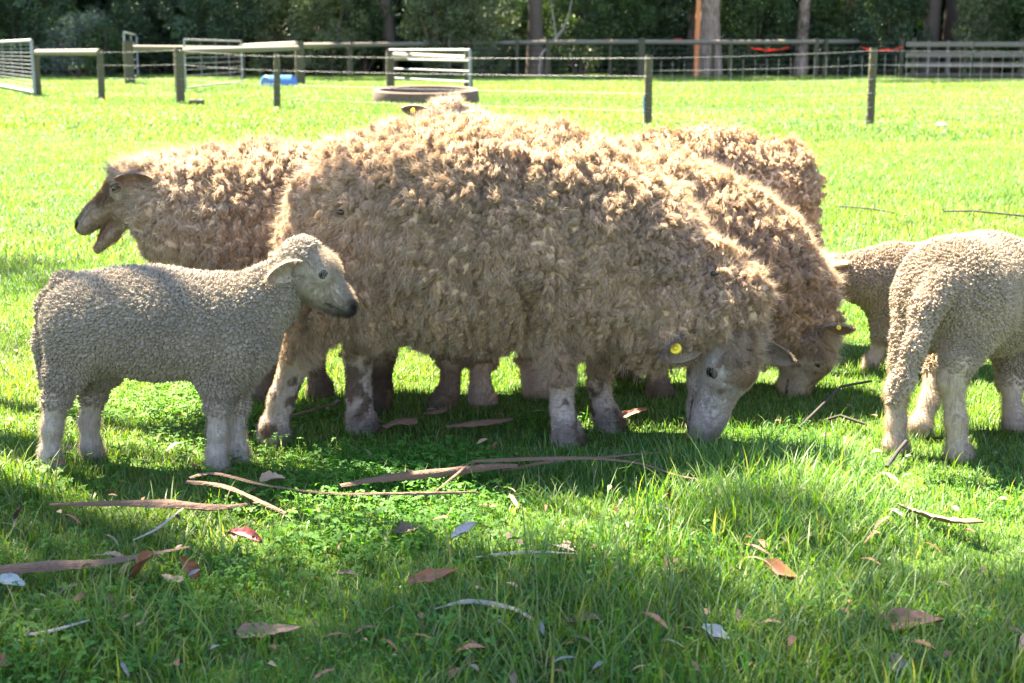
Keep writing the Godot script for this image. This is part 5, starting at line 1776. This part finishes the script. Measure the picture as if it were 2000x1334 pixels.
func make_litter() -> void:
	bark_strip("long tapering brown bark strip with a rolled wide end", [[100, 1035, 0.045, 0.25], [220, 1036, 0.05, 0.45], [330, 1038, 0.05, 0.7], [400, 1040, 0.045, 1.3], [445, 1040, 0.045, 1.1], [485, 1034, 0.045, 0.3]], 0.045, 1.5, "bark")
	bark_strip("thin brown bark strip lying along the top of the forked bundle", [[372, 990, 0.055, 0.7], [420, 984, 0.06, 0.8], [520, 1000, 0.05, 0.6], [640, 1012, 0.045, 0.6], [760, 1008, 0.04, 0.7], [930, 1000, 0.035, 0.4]], 0.022, 1.4, "bark")
	bark_strip("grey brown bark strip dipping below the forked bundle", [[368, 992, 0.05, 0.6], [440, 998, 0.045, 1.0], [520, 1020, 0.03, 0.9], [560, 1030, 0.02, 0.5]], 0.025, 1.4, "bark")
	bark_strip("broad rolled brown bark strip before the grazing ewe", [[665, 992, 0.04, 0.8], [760, 978, 0.045, 1.2], [860, 966, 0.045, 1.2], [960, 955, 0.045, 1.0], [1010, 950, 0.04, 0.6]], 0.034, 1.6, "bark")
	bark_strip("long pale brown bark strip under the grazing ewe's muzzle", [[920, 950, 0.05, 0.5], [1040, 945, 0.05, 0.9], [1150, 945, 0.05, 1.0], [1250, 952, 0.045, 0.9], [1320, 966, 0.035, 0.5], [1400, 970, 0.02, 0.2]], 0.024, 1.3, "bark")
	bark_strip("dark bark strip half hidden behind the long pale one", [[980, 948, 0.025, 0.4], [1090, 935, 0.035, 0.8], [1180, 930, 0.035, 0.8], [1290, 915, 0.03, 0.5]], 0.022, 1.4, "bark")
	bark_strip("thin bark splinter crossing the broad rolled strip", [[850, 995, 0.03, 0.4], [890, 975, 0.045, 0.8], [915, 955, 0.05, 0.5]], 0.014, 1.2, "bark")
	bark_strip("pale flat bark slab lying at the grassy edge", [[-20, 1158, 0.03, 1.0], [90, 1150, 0.035, 1.0], [200, 1146, 0.035, 0.9], [300, 1130, 0.035, 0.9], [372, 1115, 0.035, 0.6]], 0.034, 0.9, "bark")
	bark_strip("grey curled bark sliver under the tapering strip", [[262, 1084, 0.02, 0.3], [310, 1074, 0.035, 0.8], [360, 1048, 0.05, 0.7]], 0.012, 1.1, "pale_bark")
	bark_strip("long white bark sliver lying across the mid grass", [[930, 1128, 0.03, 0.3], [1010, 1124, 0.035, 0.9], [1070, 1124, 0.035, 0.8], [1140, 1124, 0.03, 0.5]], 0.013, 0.8, "pale_bark")
	bark_strip("arched whitish bark sliver low in the foreground grass", [[850, 1228, 0.025, 0.4], [920, 1222, 0.035, 1.0], [1000, 1232, 0.03, 1.0], [1045, 1248, 0.02, 0.8]], 0.013, 0.9, "pale_bark")
	bark_strip("small pale bark sliver in the corner foreground", [[48, 1275, 0.02, 0.3], [110, 1270, 0.025, 0.8], [178, 1258, 0.03, 1.0]], 0.014, 0.9, "pale_bark")
	bark_strip("brown bark piece beneath the front ewe", [[870, 858, 0.02, 0.8], [940, 855, 0.03, 1.0], [1000, 850, 0.03, 0.9]], 0.030, 0.9, "bark")
	bark_strip("curled brown bark piece beside the ewe's hind foot", [[750, 862, 0.02, 0.9], [780, 855, 0.03, 1.1], [812, 850, 0.03, 0.6]], 0.045, 1.0, "bark")
	bark_strip("brown bark piece leaning on the shaded hind hoof", [[825, 835, 0.02, 0.9], [870, 828, 0.03, 0.8]], 0.028, 0.8, "bark")
	bark_strip("grey fallen stick behind the slanted hind leg", [[560, 835, 0.02, 0.6], [610, 826, 0.025, 0.9], [660, 812, 0.025, 0.7]], 0.02, 1.5, "bark")
	var rust := Color(0.28, 0.115, 0.05)
	var tan_ := Color(0.40, 0.27, 0.16)
	var white := Color(0.45, 0.42, 0.38)
	var red := Color(0.24, 0.035, 0.03)
	fallen_leaf("upright rusty torn bark leaf at the slab's end", 250, 1150, 315, 1095, 0.045, rust, 0.6, 0.02)
	fallen_leaf("narrow upright rusty leaf beside the torn one", 385, 1155, 360, 1100, 0.026, rust, 0.5, 0.02)
	fallen_leaf("dark red fallen leaf in the grass", 447, 1075, 512, 1090, 0.032, red, 0.6, 0.03)
	fallen_leaf("pale tan curled leaf below the upright rusty leaves", 318, 1145, 362, 1185, 0.022, tan_, 0.5, 0.03)
	fallen_leaf("large brown fallen leaf deep in the tall foreground grass", 1702, 1248, 1842, 1262, 0.035, Color(0.36, 0.17, 0.10), 0.3, 0.03)
	fallen_leaf("long tan gum leaf lying in the sunny grass", 1750, 1012, 1918, 1078, 0.030, Color(0.26, 0.175, 0.11), 0.5, 0.035)
	fallen_leaf("curved brown gum leaf standing in the shade edge", 1492, 1128, 1556, 1165, 0.024, rust, 0.9, 0.03)
	fallen_leaf("brown pointed leaf angled up in the foreground", 800, 1172, 892, 1128, 0.020, rust * 1.2, 0.5, 0.03)
	fallen_leaf("white forked feather like leaf upright in the grass", 888, 1082, 926, 1040, 0.022, Color(0.50, 0.49, 0.50), 0.8, 0.03)
	fallen_leaf("silver grey gum leaf at the picture's edge", -5, 1168, 50, 1178, 0.034, Color(0.30, 0.36, 0.34), 0.4, 0.03)
	fallen_leaf("silvery curled leaf near the lower middle right", 1372, 1260, 1425, 1285, 0.018, Color(0.45, 0.46, 0.46), 0.6, 0.03)
	fallen_leaf("pale curled leaf at the bottom edge", 1708, 1328, 1778, 1336, 0.028, Color(0.50, 0.36, 0.30), 0.7, 0.02)
	fallen_leaf("small brown leaf at the lowest corner", -4, 1318, 18, 1326, 0.025, rust, 0.6, 0.02)
	fallen_leaf("tiny dark red leaf hanging on a grass stem", 1303, 1000, 1308, 968, 0.012, red, 0.6, 0.02)
	fallen_leaf("tan leaf lying by the clover before the lamb", 510, 966, 560, 952, 0.028, tan_, 0.5, 0.03)
	fallen_leaf("dull brown leaf half buried below the white feathery leaf", 768, 1060, 830, 1050, 0.028, Color(0.2, 0.13, 0.1), 0.5, 0.02)
	fallen_leaf("reddish brown leaf in the shade behind the ewe's front feet", 1205, 835, 1265, 830, 0.026, rust, 0.4, 0.03)
	fallen_leaf("wide brown leaf fragment in the low foreground", 462, 1255, 590, 1262, 0.028, Color(0.3, 0.17, 0.1), 0.3, 0.02)
	fallen_leaf("thin brown leaf near the arched sliver", 1100, 1240, 1180, 1215, 0.014, Color(0.25, 0.14, 0.1), 0.4, 0.02)
	fallen_leaf("dark brown leaf stub at the edge of the grass", 30, 1030, 48, 1005, 0.022, Color(0.12, 0.06, 0.04), 0.5, 0.02)
	fallen_leaf("brown leaf pair beside the corner bark slab", 180, 1205, 272, 1200, 0.026, Color(0.3, 0.18, 0.11), 0.5, 0.02)
	twig("short dark stick near the rear lamb's hooves", [[1732, 928, 0.02], [1750, 915, 0.04], [1768, 900, 0.05]], 0.005, "dark_twig")
	twig("dark twig in the shade before the second ewe's muzzle", [[1560, 850, 0.02], [1600, 830, 0.05], [1640, 795, 0.06], [1700, 770, 0.04]], 0.004, "dark_twig")
	twig("thin dark forked twig by the second ewe", [[1610, 835, 0.02], [1640, 840, 0.04], [1690, 850, 0.03]], 0.004, "dark_twig")
	twig("long thin stick lying in the sunny paddock", [[1845, 422, 0.03], [1900, 428, 0.05], [2010, 436, 0.04]], 0.006, "dark_twig")
	twig("short stick in the sunny grass behind the lambs", [[1640, 412, 0.03], [1700, 420, 0.04], [1745, 425, 0.03]], 0.005, "dark_twig")
	twig("thin curved stick under the bleating ewe's jaw", [[195, 498, 0.02], [225, 490, 0.04], [245, 475, 0.06]], 0.005, "bark")
	# small leaf scraps nobody could count
	var sv := PackedVector3Array()
	var sn := PackedVector3Array()
	var sc := PackedColorArray()
	var si := PackedInt32Array()
	for k in 300:
		var g := ground_at(rng.randf_range(-60, 2060), lerpf(640, 1360, pow(rng.randf(), 0.7)))
		var dir := Vector3(rng.randf_range(-1, 1), rng.randf_range(-0.2, 0.35), rng.randf_range(-1, 1)).normalized()
		var side := dir.cross(Vector3(rng.randf_range(-0.5, 0.5), 1, rng.randf_range(-0.5, 0.5))).normalized()
		var nn := side.cross(dir).normalized()
		var L := rng.randf_range(0.015, 0.06)
		var w := rng.randf_range(0.003, 0.007)
		var col: Color = [rust, tan_ * 0.7, white * 0.45, Color(0.14, 0.08, 0.05), tan_, rust * 0.8, rust][rng.randi() % 7]
		g.y = rng.randf_range(0.015, 0.045)
		var o := sv.size()
		for i in 5:
			var t := i / 4.0
			var ww := w * sin(PI * (t * 0.9 + 0.05))
			var c := g + dir * L * (t - 0.5) + nn * L * 0.15 * sin(PI * t)
			sv.append(c - side * ww); sv.append(c + side * ww)
			sn.append(nn); sn.append(nn); sc.append(col); sc.append(col)
		for i in 4:
			var a := o + i * 2
			si.append_array([a, a + 1, a + 2, a + 1, a + 3, a + 2])
	var scr := part("leaf_scraps", arr_mesh(sv, sn, sc, si), mats.litter, self)
	tag(scr, "small dry leaf and bark scraps strewn through the grass", "leaf litter", "", "stuff")
